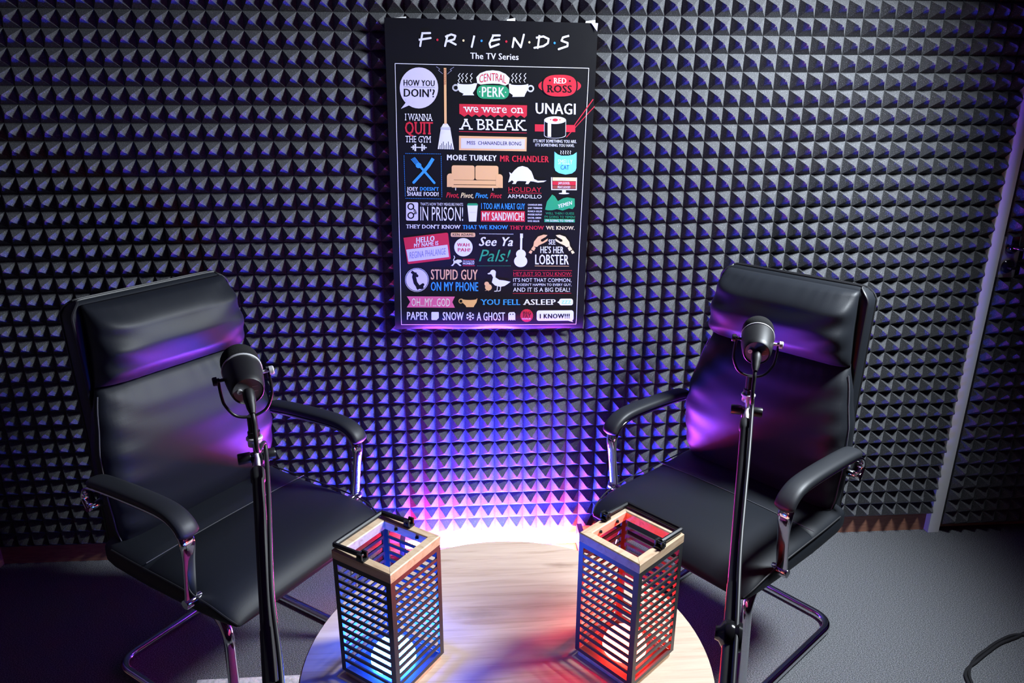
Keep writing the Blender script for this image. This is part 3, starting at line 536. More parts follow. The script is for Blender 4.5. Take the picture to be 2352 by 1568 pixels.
('L',[51.5,-23.6,153.7,-23.7],1.43,'r',1),
('T','ARMADILLO',[50.9,-39.1,154.5,-39.4,154.1,-28.3,50.7,-28.0],'w','',2),
('P',[189.3,99.2,199.6,91.2,211.1,87.7,231.2,88.0,245.4,90.9,256.5,98.5,257.5,52.4,254.7,44.0,244.9,36.3,224.9,32.5,204.5,37.0,194.2,43.3,190.4,53.0],'c',1),
('T','SMELLY',[201.2,62.8,245.2,62.7,244.6,76.6,200.7,76.6],'w','',2),
('T','CAT',[209.9,47.3,235.8,47.2,235.2,60.0,209.4,60.0],'d','',2),
('L',[207.7,102.2,210.1,99.5,207.4,95.9,209.8,91.8],1.69,'w',1),
('L',[214.9,102.3,217.2,99.6,214.5,96.0,217.0,91.9],1.69,'w',1),
('L',[222.0,102.4,224.4,99.7,221.7,96.1,224.1,92.0],1.69,'w',1),
('L',[229.1,102.5,231.5,99.8,228.8,96.2,231.3,92.1],1.69,'w',1),
('L',[236.3,102.6,238.7,99.9,236.0,96.3,238.4,92.2],1.69,'w',1),
('P',[181.3,24.2,260.5,24.2,261.6,-13.6,183.2,-13.5],'w',1),
('P',[184.8,24.2,257.3,24.2,258.6,-10.5,186.6,-10.6],'k',2),
('P',[186.2,24.1,257.0,24.0,257.5,13.6,186.6,13.8],'y',3),
('P',[186.1,12.6,257.5,12.5,258.1,1.2,186.5,1.4],'r',3),
('P',[186.5,0.2,258.1,0.1,258.6,-9.5,186.8,-9.3],'n',3),
('T','CUSTARD,GOOD.',[196.6,15.4,245.8,15.3,245.5,21.7,196.4,21.9],'w','B',4),
('T','JAM,GOOD.',[203.7,3.6,240.0,3.5,239.7,10.5,203.5,10.6],'w','B',4),
('T','MEAT,GOOD!',[202.4,-8.3,241.0,-8.4,240.7,-1.3,202.2,-1.2],'w','B',4),
('P',[216.6,-14.0,228.2,-14.0,228.6,-22.5,216.9,-22.5],'w',1),
('P',[239.1,-23.5,238.8,-23.8,238.1,-24.2,236.9,-24.6,235.3,-24.9,233.3,-25.2,231.0,-25.5,228.4,-25.7,225.7,-25.8,222.9,-25.9,220.0,-25.9,217.3,-25.8,214.7,-25.7,212.4,-25.4,210.4,-25.2,208.7,-24.9,207.5,-24.5,206.8,-24.2,206.5,-23.8,206.7,-23.4,207.5,-23.0,208.6,-22.6,210.3,-22.3,212.3,-22.0,214.6,-21.7,217.1,-21.5,219.9,-21.4,222.7,-21.3,225.5,-21.3,228.3,-21.4,230.8,-21.6,233.2,-21.8,235.2,-22.0,236.8,-22.3,238.1,-22.7,238.8,-23.1],'w',1),
('P',[166.3,-73.0,171.3,-48.6,186.6,-27.1,195.5,-32.7,204.8,-46.9,220.5,-38.1,233.5,-35.2,256.4,-38.7,258.0,-62.2,251.1,-70.9,240.7,-68.6,220.5,-75.4,202.7,-71.2,188.3,-74.8,173.6,-74.9],'g',1),
('T','YEMEN',[205.6,-69.0,249.0,-57.0,248.5,-45.5,205.2,-57.5],'w','B',2),
('T','WELL THEN I GUESS',[168.2,-87.5,256.8,-87.7,256.5,-80.8,168.0,-80.6],'g','',2),
('T',"I'M GOING TO YEMEN!",[165.0,-98.5,260.3,-98.8,259.9,-91.8,164.8,-91.5],'g','',2),
('P',[164.8,-101.1,259.8,-101.4,260.3,-111.6,165.1,-111.3],'g',1),
('T',"I'M GOING TO YEMEN!",[169.5,-109.8,256.1,-110.1,255.8,-103.7,169.3,-103.4],'w','B',2),
('P',[-223.8,-54.2,-222.2,-54.5,-221.0,-55.4,-220.1,-56.6,-219.9,-58.2,-221.0,-105.1,-221.4,-106.6,-222.3,-107.9,-223.6,-108.8,-225.1,-109.1,-253.7,-109.0,-255.2,-108.7,-256.5,-107.8,-257.3,-106.5,-257.6,-105.0,-256.2,-58.1,-255.8,-56.6,-254.9,-55.3,-253.6,-54.4,-252.1,-54.1],'l',1),
('L',[-233.5,-66.8,-233.9,-69.4,-235.1,-71.6,-236.8,-73.5,-239.1,-74.8,-241.6,-75.4,-244.1,-75.2,-246.4,-74.3,-248.4,-72.7,-249.8,-70.7,-250.4,-68.3,-250.4,-65.7,-249.5,-63.3,-248.1,-61.2,-246.0,-59.6,-243.6,-58.7,-241.1,-58.4,-238.6,-59.0,-236.5,-60.2,-234.8,-62.1,-233.8,-64.3,-233.5,-66.8],3.46,'k',2),
('L',[-234.2,-93.6,-234.6,-96.1,-235.8,-98.4,-237.6,-100.3,-239.8,-101.6,-242.3,-102.2,-244.8,-102.0,-247.2,-101.1,-249.1,-99.5,-250.5,-97.4,-251.2,-95.0,-251.1,-92.4,-250.3,-90.0,-248.8,-87.9,-246.8,-86.3,-244.4,-85.3,-241.8,-85.1,-239.4,-85.7,-237.2,-86.9,-235.5,-88.8,-234.5,-91.1,-234.2,-93.6],3.48,'k',2),
('L',[-227.3,-80.4,-227.4,-81.3,-227.8,-82.0,-228.4,-82.6,-229.1,-83.1,-230.0,-83.3,-230.8,-83.2,-231.6,-82.9,-232.2,-82.4,-232.7,-81.7,-232.9,-80.9,-232.9,-80.0,-232.6,-79.2,-232.1,-78.5,-231.5,-78.0,-230.7,-77.7,-229.8,-77.6,-229.0,-77.8,-228.3,-78.2,-227.7,-78.8,-227.4,-79.6,-227.3,-80.4],1.73,'k',2),
('L',[-225.1,-86.1,-225.2,-86.8,-225.6,-87.4,-226.0,-87.9,-226.6,-88.2,-227.3,-88.4,-228.0,-88.3,-228.6,-88.1,-229.1,-87.7,-229.5,-87.1,-229.7,-86.5,-229.7,-85.8,-229.4,-85.1,-229.0,-84.6,-228.5,-84.1,-227.9,-83.9,-227.2,-83.8,-226.5,-84.0,-225.9,-84.3,-225.5,-84.8,-225.2,-85.4,-225.1,-86.1],1.74,'k',2),
('L',[-235.0,-72.5,-230.0,-77.6],2.89,'k',2),
('L',[-235.5,-89.0,-228.9,-87.8],2.9,'k',2),
('T',"THAT'S HOW THEY MEASURE PANTS",[-213.5,-63.1,-84.7,-63.5,-84.7,-55.2,-213.3,-54.9],'w','',2),
('T','IN PRISON!',[-214.5,-108.2,-84.9,-108.7,-84.7,-67.4,-213.6,-67.1],'w','',2),
('P',[-71.8,-62.1,-40.2,-61.8,-44.4,-110.6,-67.0,-110.7],'w',1),
('P',[-73.2,-62.1,-69.8,-55.5,-42.5,-55.3,-38.2,-61.8],'g',2),
('L',[-65.5,-82.6,-46.8,-82.4],1.74,'l',2),
('T','I TOO AM A NEAT GUY',[-29.5,-72.4,104.2,-72.8,103.8,-55.0,-29.6,-54.7],'b','B',2),
('P',[-30.4,-78.2,104.3,-78.5,105.1,-110.5,-30.3,-110.1],'r',1),
('T','MY SANDWICH!',[-26.5,-106.3,100.9,-106.7,100.4,-82.5,-26.6,-82.2],'w','B',2),
('T','CHANDLER BING',[112.7,-61.1,156.6,-61.2,156.4,-56.1,112.5,-56.0],'w','B',2),
('T','JOEY TRIBBIANI',[112.9,-71.0,156.9,-71.1,156.7,-65.9,112.8,-65.8],'w','B',2),
('T','MONICA GELLER',[113.1,-80.9,157.2,-81.0,157.0,-75.8,113.0,-75.7],'w','B',2),
('T','PHOEBE BUFFAY',[113.4,-90.8,157.5,-90.9,157.3,-85.7,113.3,-85.6],'w','B',2),
('T','RACHEL GREEN',[113.6,-100.8,154.6,-100.9,154.4,-95.7,113.5,-95.6],'w','B',2),
('T','ROSS GELLER',[113.9,-110.8,149.9,-110.9,149.7,-105.6,113.7,-105.5],'w','B',2),
('T',"THEY DON'T KNOW",[-258.7,-132.6,-92.6,-133.1,-92.5,-121.5,-258.3,-121.0],'w','BS',2),
('T','THAT WE KNOW',[-86.8,-133.4,52.9,-133.8,52.7,-121.9,-86.7,-121.5],'b','BS',2),
('T','THEY KNOW',[58.2,-134.4,165.3,-134.7,164.9,-123.0,58.0,-122.7],'r','BS',2),
('T','WE KNOW.',[170.6,-134.3,260.7,-134.6,260.2,-123.5,170.2,-123.2],'y','BS',2),
('P',[-267.3,-161.8,-134.9,-145.0,-130.9,-147.3,-123.6,-225.3,-125.9,-227.7,-254.1,-244.1,-257.0,-242.0],'r',1),
('P',[-259.8,-198.6,-133.3,-182.4,-128.8,-220.8,-254.5,-236.4],'l',2),
('T','HELLO',[-228.9,-177.7,-172.6,-170.9,-172.3,-154.5,-228.4,-161.3],'w','BB',2),
('T','MY NAME IS',[-235.9,-192.2,-161.2,-183.2,-161.0,-170.9,-235.6,-179.9],'w','B',2),
('T','REGINA PHALANGE',[-249.9,-226.5,-138.9,-212.6,-138.7,-192.5,-249.3,-206.4],'s','',3),
('P',[-51.7,-144.8,-50.1,-145.2,-48.8,-146.0,-47.9,-147.4,-47.6,-148.9,-47.6,-153.9,-47.9,-155.5,-48.8,-156.8,-50.1,-157.7,-51.7,-158.0,-118.8,-157.8,-120.4,-157.5,-121.7,-156.6,-122.5,-155.2,-122.8,-153.7,-122.8,-148.7,-122.5,-147.2,-121.6,-145.8,-120.3,-145.0,-118.7,-144.7],'t',1),
('T','KEN ADAMS',[-116.5,-154.6,-53.4,-154.8,-53.4,-147.2,-116.4,-147.0],'k','',2),
('P',[-55.8,-190.0,-56.2,-195.0,-57.5,-199.9,-59.6,-204.4,-62.4,-208.5,-65.9,-212.1,-70.0,-215.0,-74.5,-217.1,-79.3,-218.4,-84.3,-218.9,-89.2,-218.5,-94.0,-217.2,-98.4,-215.1,-102.5,-212.2,-105.9,-208.7,-108.8,-204.6,-110.8,-200.1,-112.0,-195.3,-112.4,-190.3,-112.0,-185.3,-110.6,-180.5,-108.5,-176.0,-105.7,-171.9,-102.2,-168.4,-98.1,-165.5,-93.7,-163.4,-88.9,-162.1,-84.0,-161.7,-79.1,-162.1,-74.3,-163.3,-69.9,-165.4,-65.9,-168.2,-62.4,-171.7,-59.6,-175.8,-57.5,-180.3,-56.2,-185.1],'w',1),
('T','WAH',[-103.7,-187.7,-65.7,-187.9,-65.7,-177.3,-103.6,-177.2],'r','B',2),
('T','PAH!',[-101.4,-203.7,-62.8,-203.8,-62.8,-192.9,-101.4,-192.8],'r','B',2),
('L',[-107.8,-235.7,-115.7,-231.8,-111.2,-222.3,-113.5,-217.2],2.37,'w',1),
('P',[-114.9,-234.8,-102.5,-228.8,-91.3,-229.9,-88.4,-235.6,-95.2,-239.5,-99.6,-240.1,-90.3,-247.6,-95.3,-249.7,-105.5,-240.7,-110.8,-240.7,-117.3,-249.1,-123.2,-248.6,-115.8,-241.7],'w',1),
('T',"I'M DOCTOR",[-85.5,-236.4,-50.2,-236.5,-50.2,-231.7,-85.5,-231.6],'w','B',2),
('T','MONKEY',[-86.1,-244.8,-49.6,-244.9,-49.6,-238.0,-86.1,-237.9],'w','BB',2),
('L',[-86.1,-228.1,-49.0,-228.0],1.77,'r',1),
('L',[-86.2,-248.5,-49.0,-248.4],1.78,'r',1),
('P',[-32.6,-147.9,-33.0,-148.9,-33.9,-149.3,-34.8,-148.9,-35.2,-148.0,-34.8,-147.0,-33.9,-146.6,-33.0,-147.0],'w',1),
('P',[-39.1,-248.6,-39.4,-249.4,-40.1,-249.7,-40.9,-249.4,-41.2,-248.6,-40.9,-247.9,-40.1,-247.6,-39.4,-247.9],'g',1),
('P',[-28.4,-148.0,-28.7,-148.9,-29.7,-149.3,-30.6,-148.9,-31.0,-148.0,-30.6,-147.1,-29.7,-146.7,-28.7,-147.1],'w',1),
('P',[-34.9,-248.6,-35.2,-249.4,-35.9,-249.7,-36.6,-249.4,-36.9,-248.6,-36.6,-247.9,-35.9,-247.6,-35.2,-247.9],'g',1),
('P',[-24.1,-148.0,-24.5,-148.9,-25.4,-149.3,-26.3,-149.0,-26.7,-148.0,-26.3,-147.1,-25.4,-146.7,-24.5,-147.1],'w',1),
('P',[-30.6,-248.6,-30.9,-249.4,-31.6,-249.7,-32.4,-249.4,-32.7,-248.6,-32.4,-247.9,-31.6,-247.6,-30.9,-247.9],'g',1),
('P',[-19.8,-148.0,-20.2,-149.0,-21.1,-149.4,-22.1,-149.0,-22.5,-148.1,-22.1,-147.1,-21.2,-146.7,-20.2,-147.1],'w',1),
('P',[-26.3,-248.6,-26.6,-249.4,-27.4,-249.7,-28.1,-249.4,-28.4,-248.6,-28.1,-247.9,-27.4,-247.6,-26.7,-247.9],'g',1),
('P',[-15.6,-148.1,-16.0,-149.0,-16.9,-149.4,-17.8,-149.0,-18.2,-148.1,-17.8,-147.2,-16.9,-146.8,-16.0,-147.2],'w',1),
('P',[-22.1,-248.6,-22.4,-249.3,-23.1,-249.7,-23.9,-249.3,-24.2,-248.6,-23.9,-247.9,-23.1,-247.6,-22.4,-247.9],'g',1),
('P',[-11.3,-148.1,-11.7,-149.0,-12.6,-149.4,-13.6,-149.1,-14.0,-148.1,-13.6,-147.2,-12.6,-146.8,-11.7,-147.2],'w',1),
('P',[-17.8,-248.6,-18.1,-249.3,-18.9,-249.6,-19.6,-249.3,-19.9,-248.6,-19.6,-247.8,-18.9,-247.5,-18.1,-247.8],'g',1),
('P',[-7.1,-148.1,-7.4,-149.1,-8.4,-149.5,-9.3,-149.1,-9.7,-148.2,-9.3,-147.2,-8.4,-146.8,-7.5,-147.2],'w',1),
('P',[-13.6,-248.6,-13.9,-249.3,-14.6,-249.6,-15.3,-249.3,-15.6,-248.6,-15.3,-247.8,-14.6,-247.5,-13.9,-247.8],'g',1),
('P',[-2.8,-148.2,-3.2,-149.1,-4.1,-149.5,-5.0,-149.1,-5.4,-148.2,-5.1,-147.3,-4.1,-146.9,-3.2,-147.3],'w',1),
('P',[-9.3,-248.6,-9.6,-249.3,-10.3,-249.6,-11.1,-249.3,-11.4,-248.6,-11.1,-247.8,-10.4,-247.5,-9.6,-247.8],'g',1),
('P',[1.5,-148.2,1.1,-149.1,0.1,-149.5,-0.8,-149.2,-1.2,-148.2,-0.8,-147.3,0.1,-146.9,1.1,-147.3],'w',1),
('P',[-5.1,-248.6,-5.4,-249.3,-6.1,-249.6,-6.8,-249.3,-7.1,-248.6,-6.8,-247.8,-6.1,-247.5,-5.4,-247.8],'g',1),
('P',[5.7,-148.3,5.3,-149.2,4.4,-149.6,3.5,-149.2,3.1,-148.3,3.5,-147.3,4.4,-146.9,5.3,-147.3],'w',1),
('P',[-0.8,-248.5,-1.1,-249.3,-1.8,-249.6,-2.6,-249.3,-2.9,-248.6,-2.6,-247.8,-1.8,-247.5,-1.1,-247.8],'g',1),
('P',[10.0,-148.3,9.6,-149.2,8.7,-149.6,7.7,-149.2,7.4,-148.3,7.7,-147.4,8.7,-147.0,9.6,-147.4],'w',1),
('P',[3.5,-248.5,3.2,-249.3,2.4,-249.6,1.7,-249.3,1.4,-248.5,1.7,-247.8,2.4,-247.5,3.2,-247.8],'g',1),
('P',[14.2,-148.3,13.9,-149.3,12.9,-149.6,12.0,-149.3,11.6,-148.3,12.0,-147.4,12.9,-147.0,13.9,-147.4],'w',1),
('P',[7.7,-248.5,7.4,-249.3,6.7,-249.6,6.0,-249.3,5.7,-248.5,6.0,-247.8,6.7,-247.5,7.4,-247.8],'g',1),
('P',[18.5,-148.4,18.1,-149.3,17.2,-149.7,16.3,-149.3,15.9,-148.4,16.3,-147.4,17.2,-147.0,18.1,-147.4],'w',1),
('P',[12.0,-248.5,11.7,-249.3,11.0,-249.6,10.2,-249.3,9.9,-248.5,10.2,-247.8,11.0,-247.5,11.7,-247.8],'g',1),
('P',[22.8,-148.4,22.4,-149.3,21.5,-149.7,20.5,-149.3,20.1,-148.4,20.5,-147.5,21.5,-147.1,22.4,-147.5],'w',1),
('P',[16.3,-248.5,16.0,-249.2,15.2,-249.6,14.5,-249.3,14.2,-248.5,14.5,-247.8,15.2,-247.5,16.0,-247.8],'g',1),
('P',[27.0,-148.4,26.7,-149.4,25.7,-149.7,24.8,-149.4,24.4,-148.4,24.8,-147.5,25.7,-147.1,26.7,-147.5],'w',1),
('P',[20.5,-248.5,20.2,-249.2,19.5,-249.5,18.8,-249.2,18.5,-248.5,18.8,-247.8,19.5,-247.4,20.2,-247.7],'g',1),
('P',[31.3,-148.5,30.9,-149.4,30.0,-149.8,29.1,-149.4,28.7,-148.5,29.1,-147.5,30.0,-147.1,30.9,-147.5],'w',1),
('P',[24.8,-248.5,24.5,-249.2,23.8,-249.5,23.0,-249.2,22.7,-248.5,23.0,-247.7,23.8,-247.4,24.5,-247.7],'g',1),
('P',[35.6,-148.5,35.2,-149.4,34.3,-149.8,33.4,-149.4,33.0,-148.5,33.3,-147.6,34.3,-147.2,35.2,-147.6],'w',1),
('P',[29.1,-248.5,28.8,-249.2,28.1,-249.5,27.3,-249.2,27.0,-248.5,27.3,-247.7,28.0,-247.4,28.8,-247.7],'g',1),
('P',[39.9,-148.5,39.5,-149.5,38.6,-149.8,37.6,-149.5,37.2,-148.5,37.6,-147.6,38.5,-147.2,39.5,-147.6],'w',1),
('P',[33.4,-248.5,33.1,-249.2,32.3,-249.5,31.6,-249.2,31.3,-248.5,31.6,-247.7,32.3,-247.4,33.0,-247.7],'g',1),
('P',[44.1,-148.6,43.8,-149.5,42.8,-149.9,41.9,-149.5,41.5,-148.6,41.9,-147.6,42.8,-147.2,43.7,-147.6],'w',1),
('P',[37.6,-248.4,37.3,-249.2,36.6,-249.5,35.9,-249.2,35.6,-248.5,35.8,-247.7,36.6,-247.4,37.3,-247.7],'g',1),
('P',[48.4,-148.6,48.0,-149.5,47.1,-149.9,46.2,-149.5,45.8,-148.6,46.2,-147.7,47.1,-147.3,48.0,-147.7],'w',1),
('P',[41.9,-248.4,41.6,-249.2,40.9,-249.5,40.1,-249.2,39.8,-248.4,40.1,-247.7,40.9,-247.4,41.6,-247.7],'g',1),
('P',[52.7,-148.6,52.3,-149.6,51.4,-150.0,50.5,-149.6,50.1,-148.6,50.4,-147.7,51.4,-147.3,52.3,-147.7],'w',1),
('P',[46.2,-248.4,45.9,-249.2,45.2,-249.5,44.4,-249.2,44.1,-248.4,44.4,-247.7,45.1,-247.4,45.9,-247.7],'g',1),
('P',[57.0,-148.7,56.6,-149.6,55.7,-150.0,54.7,-149.6,54.3,-148.7,54.7,-147.7,55.6,-147.4,56.6,-147.7],'w',1),
('P',[50.5,-248.4,50.2,-249.2,49.4,-249.5,48.7,-249.2,48.4,-248.4,48.7,-247.7,49.4,-247.4,50.1,-247.7],'g',1),
('P',[61.2,-148.7,60.9,-149.6,59.9,-150.0,59.0,-149.6,58.6,-148.7,59.0,-147.8,59.9,-147.4,60.8,-147.8],'w',1),
('P',[54.7,-248.4,54.4,-249.2,53.7,-249.5,53.0,-249.2,52.7,-248.4,52.9,-247.7,53.7,-247.4,54.4,-247.7],'g',1),
('P',[65.5,-148.7,65.2,-149.7,64.2,-150.1,63.3,-149.7,62.9,-148.7,63.3,-147.8,64.2,-147.4,65.1,-147.8],'w',1),
('P',[59.0,-248.4,58.7,-249.1,58.0,-249.5,57.2,-249.1,56.9,-248.4,57.2,-247.7,58.0,-247.3,58.7,-247.6],'g',1),
('P',[69.8,-148.8,69.4,-149.7,68.5,-150.1,67.6,-149.7,67.2,-148.8,67.5,-147.8,68.5,-147.5,69.4,-147.8],'w',1),
('P',[63.3,-248.4,63.0,-249.1,62.3,-249.4,61.5,-249.1,61.2,-248.4,61.5,-247.6,62.2,-247.3,63.0,-247.6],'g',1),
('T','See Ya',[-36.5,-185.4,69.3,-185.8,68.8,-158.3,-36.5,-158.1],'w','IB',2),
('T','Pals!',[-36.3,-234.2,63.3,-234.6,62.7,-197.6,-36.4,-197.3],'g','I',2),
('L',[95.1,-149.0,95.0,-200.7],6.43,'w',1),
('P',[90.9,-146.9,99.7,-146.9,100.0,-160.7,91.2,-160.7],'w',1),
('P',[110.3,-211.0,110.2,-213.5,109.5,-215.9,108.4,-218.2,106.9,-220.3,105.1,-222.1,102.9,-223.5,100.5,-224.6,97.9,-225.2,95.2,-225.5,92.5,-225.2,89.9,-224.6,87.5,-223.6,85.2,-222.1,83.3,-220.4,81.7,-218.3,80.5,-216.1,79.8,-213.6,79.5,-211.2,79.7,-208.7,80.4,-206.3,81.4,-204.0,82.9,-201.9,84.8,-200.2,87.0,-198.7,89.4,-197.7,92.0,-197.0,94.6,-196.8,97.3,-197.0,99.9,-197.6,102.4,-198.7,104.6,-200.1,106.5,-201.9,108.1,-203.9,109.3,-206.1,110.0,-208.6],'w',1),
('P',[115.3,-233.5,115.1,-236.7,114.2,-239.9,112.7,-242.8,110.7,-245.5,108.2,-247.8,105.3,-249.7,102.0,-251.1,98.5,-251.9,94.9,-252.2,91.3,-251.9,87.7,-251.1,84.4,-249.7,81.4,-247.9,78.8,-245.6,76.7,-242.9,75.1,-240.0,74.1,-236.8,73.7,-233.6,74.0,-230.4,74.8,-227.3,76.3,-224.3,78.3,-221.7,80.9,-219.4,83.8,-217.5,87.0,-216.1,90.5,-215.3,94.1,-215.0,97.7,-215.3,101.2,-216.1,104.5,-217.4,107.6,-219.3,110.2,-221.6,112.3,-224.2,113.9,-227.1,114.9,-230.3],'w',1),
('P',[83.1,-214.1,106.3,-214.1,106.6,-227.6,83.4,-227.5],'w',1),
('P',[132.9,-187.1,134.8,-172.3,146.8,-156.0,164.3,-149.8,176.7,-151.2,171.0,-157.1,156.5,-165.4,156.1,-170.7,162.0,-172.2,178.0,-161.8,177.3,-169.1,165.1,-176.6,150.5,-183.2,144.7,-188.6],'t',1),
('P',[132.2,-186.2,140.7,-191.0,136.2,-201.1,126.0,-196.4],'t',1),
('P',[124.3,-198.5,131.2,-202.3,126.9,-210.4,118.8,-206.5],'t',1),
('P',[248.8,-187.2,245.7,-172.4,232.6,-156.2,214.6,-150.1,202.2,-151.6,208.3,-157.5,223.5,-165.7,224.3,-171.0,218.4,-172.5,201.7,-162.2,202.8,-169.6,215.6,-177.0,230.7,-183.4,236.9,-188.8],'y',1),
('P',[249.3,-186.3,241.2,-191.1,246.4,-201.3,256.3,-196.4],'y',1),
('P',[258.2,-198.5,251.5,-202.4,256.3,-210.5,264.2,-206.6],'y',1),
('T','SEE',[180.7,-180.6,202.3,-180.7,201.8,-165.3,180.2,-165.2],'w','B',2),
('T',"HE'S HER",[155.7,-207.6,229.3,-207.9,228.5,-187.3,155.1,-187.1],'w','B',2),
('T','LOBSTER',[140.3,-243.3,247.0,-243.7,245.7,-213.0,139.5,-212.7],'w','B',2),
('L',[139.6,-248.5,247.8,-249.1],1.48,'t',1),
('L',[-193.3,-293.8,-195.1,-304.9,-200.1,-315.0,-207.7,-323.3,-217.2,-328.9,-227.9,-331.4,-238.8,-330.6,-248.8,-326.5,-257.1,-319.5,-263.0,-310.2,-265.9,-299.5,-265.5,-288.3,-262.0,-277.7,-255.7,-268.5,-247.0,-261.6,-236.9,-257.5,-226.1,-256.7,-215.6,-259.1,-206.4,-264.6,-199.2,-272.7,-194.7,-282.8,-193.3,-293.8],1.19,'w',1),
('P',[-195.9,-293.8,-196.6,-299.9,-198.2,-305.7,-200.8,-311.3,-204.3,-316.3,-208.6,-320.6,-213.5,-324.1,-218.9,-326.7,-224.7,-328.3,-230.6,-328.8,-236.5,-328.3,-242.2,-326.7,-247.4,-324.1,-252.2,-320.6,-256.2,-316.3,-259.5,-311.3,-261.8,-305.8,-263.1,-299.9,-263.5,-293.9,-262.8,-287.9,-261.1,-282.0,-258.5,-276.6,-254.9,-271.6,-250.7,-267.4,-245.8,-263.9,-240.4,-261.4,-234.7,-259.8,-228.9,-259.3,-223.0,-259.8,-217.4,-261.3,-212.2,-263.8,-207.4,-267.3,-203.4,-271.5,-200.1,-276.5,-197.7,-281.9,-196.3,-287.8],'l',1),
('L',[-235.6,-271.3,-238.3,-284.8,-234.4,-302.9,-225.9,-315.7,-215.0,-317.5],11.89,'k',2),
('L',[-245.2,-268.3,-228.8,-281.2],8.91,'k',2),
('L',[-229.8,-321.8,-211.0,-309.0],8.98,'k',2),
('T','STUPID GUY',[-186.5,-292.5,-39.8,-293.1,-39.8,-261.0,-185.9,-260.6],'t','B',2),
('T','ON MY PHONE',[-187.2,-328.2,-38.2,-328.8,-38.3,-300.9,-186.6,-300.5],'b','B',2),
('P',[17.2,-269.3,17.0,-270.7,16.6,-272.1,16.0,-273.4,15.1,-274.5,14.0,-275.6,12.8,-276.4,11.4,-277.0,9.9,-277.4,8.3,-277.5,6.8,-277.4,5.3,-277.0,3.8,-276.4,2.6,-275.6,1.5,-274.6,0.6,-273.4,-0.1,-272.1,-0.5,-270.7,-0.7,-269.3,-0.5,-267.9,-0.2,-266.5,0.5,-265.2,1.4,-264.1,2.5,-263.1,3.7,-262.2,5.1,-261.6,6.6,-261.3,8.2,-261.1,9.7,-261.3,11.2,-261.6,12.6,-262.2,13.9,-263.0,15.0,-264.0,15.9,-265.2,16.6,-266.5,17.0,-267.9],'w',1),
('P',[-9.6,-273.0,1.4,-268.1,2.6,-274.8,-6.6,-275.4],'w',1),
('P',[1.7,-272.3,16.9,-270.8,15.8,-285.1,27.8,-293.0,45.8,-295.1,63.8,-299.0,54.9,-305.8,44.5,-312.5,31.1,-315.0,14.6,-310.7,4.6,-301.2,8.4,-285.1],'w',1),
('L',[22.7,-312.5,21.0,-328.5,12.7,-329.1],2.39,'w',1),
('L',[32.8,-312.5,31.2,-327.3,23.7,-328.8],2.39,'w',1),
('P',[4.8,-316.5,4.6,-318.3,4.1,-320.0,3.4,-321.6,2.3,-323.0,1.0,-324.3,-0.6,-325.3,-2.3,-326.0,-4.1,-326.5,-5.9,-326.6,-7.8,-326.5,-9.6,-326.0,-11.3,-325.3,-12.9,-324.3,-14.2,-323.0,-15.3,-321.6,-16.1,-320.0,-16.6,-318.3,-16.8,-316.5,-16.6,-314.8,-16.1,-313.1,-15.3,-311.5,-14.3,-310.0,-13.0,-308.8,-11.4,-307.8,-9.7,-307.0,-7.9,-306.6,-6.1,-306.4,-4.2,-306.6,-2.4,-307.0,-0.7,-307.8,0.9,-308.8,2.2,-310.0,3.3,-311.5,4.1,-313.1,4.6,-314.8],'t',1),
('P',[-4.0,-305.8,-4.1,-307.0,-4.4,-308.2,-5.0,-309.3,-5.7,-310.3,-6.6,-311.2,-7.7,-311.9,-8.8,-312.4,-10.1,-312.7,-11.4,-312.8,-12.7,-312.7,-14.0,-312.4,-15.1,-311.9,-16.2,-311.2,-17.1,-310.3,-17.9,-309.3,-18.4,-308.2,-18.8,-307.0,-18.9,-305.8,-18.8,-304.6,-18.5,-303.4,-17.9,-302.3,-17.2,-301.3,-16.3,-300.4,-15.2,-299.7,-14.0,-299.2,-12.8,-298.9,-11.5,-298.8,-10.2,-298.9,-8.9,-299.2,-7.7,-299.7,-6.7,-300.4,-5.8,-301.3,-5.0,-302.3,-4.4,-303.4,-4.1,-304.6],'t',1),
('L',[-10.7,-325.7,-16.7,-327.3],1.2,'t',1),
('L',[-6.2,-326.3,-5.3,-328.8],1.2,'t',1),
('L',[71.5,-262.8,258.0,-263.0],1.19,'r',1),
('L',[71.9,-281.0,258.2,-281.1],1.19,'r',1),
('T','HEY,JUST SO YOU KNOW:',[72.4,-278.8,257.9,-279.4,257.4,-268.1,72.2,-267.5],'r','',2),
('T',"IT'S NOT THAT COMMON,",[72.2,-298.9,257.2,-299.5,256.7,-288.2,72.0,-287.6],'w','',2),
('T',"IT DOESN'T HAPPEN TO EVERY GUY,",[72.4,-311.8,258.1,-312.4,257.8,-304.7,72.3,-304.2],'w','',2),
('T','AND IT IS A BIG DEAL!',[72.1,-330.3,253.4,-331.0,252.9,-318.0,71.9,-317.4],'w','',2),
('L',[71.0,-335.9,258.2,-335.9],1.2,'r',1),
('P',[-262.1,-346.2,-111.7,-346.3,-119.9,-363.6,-112.0,-381.3,-263.1,-381.0,-252.2,-363.4],'p',1),
('T','OH...MY...GOD',[-248.1,-376.6,-127.5,-377.0,-127.2,-352.6,-247.5,-352.2],'w','',2),
('P',[-90.8,-352.5,-40.6,-351.9,-43.5,-364.3,-51.0,-375.2,-52.5,-379.2,-76.0,-379.2,-78.1,-374.2,-87.0,-365.8],'t',1),
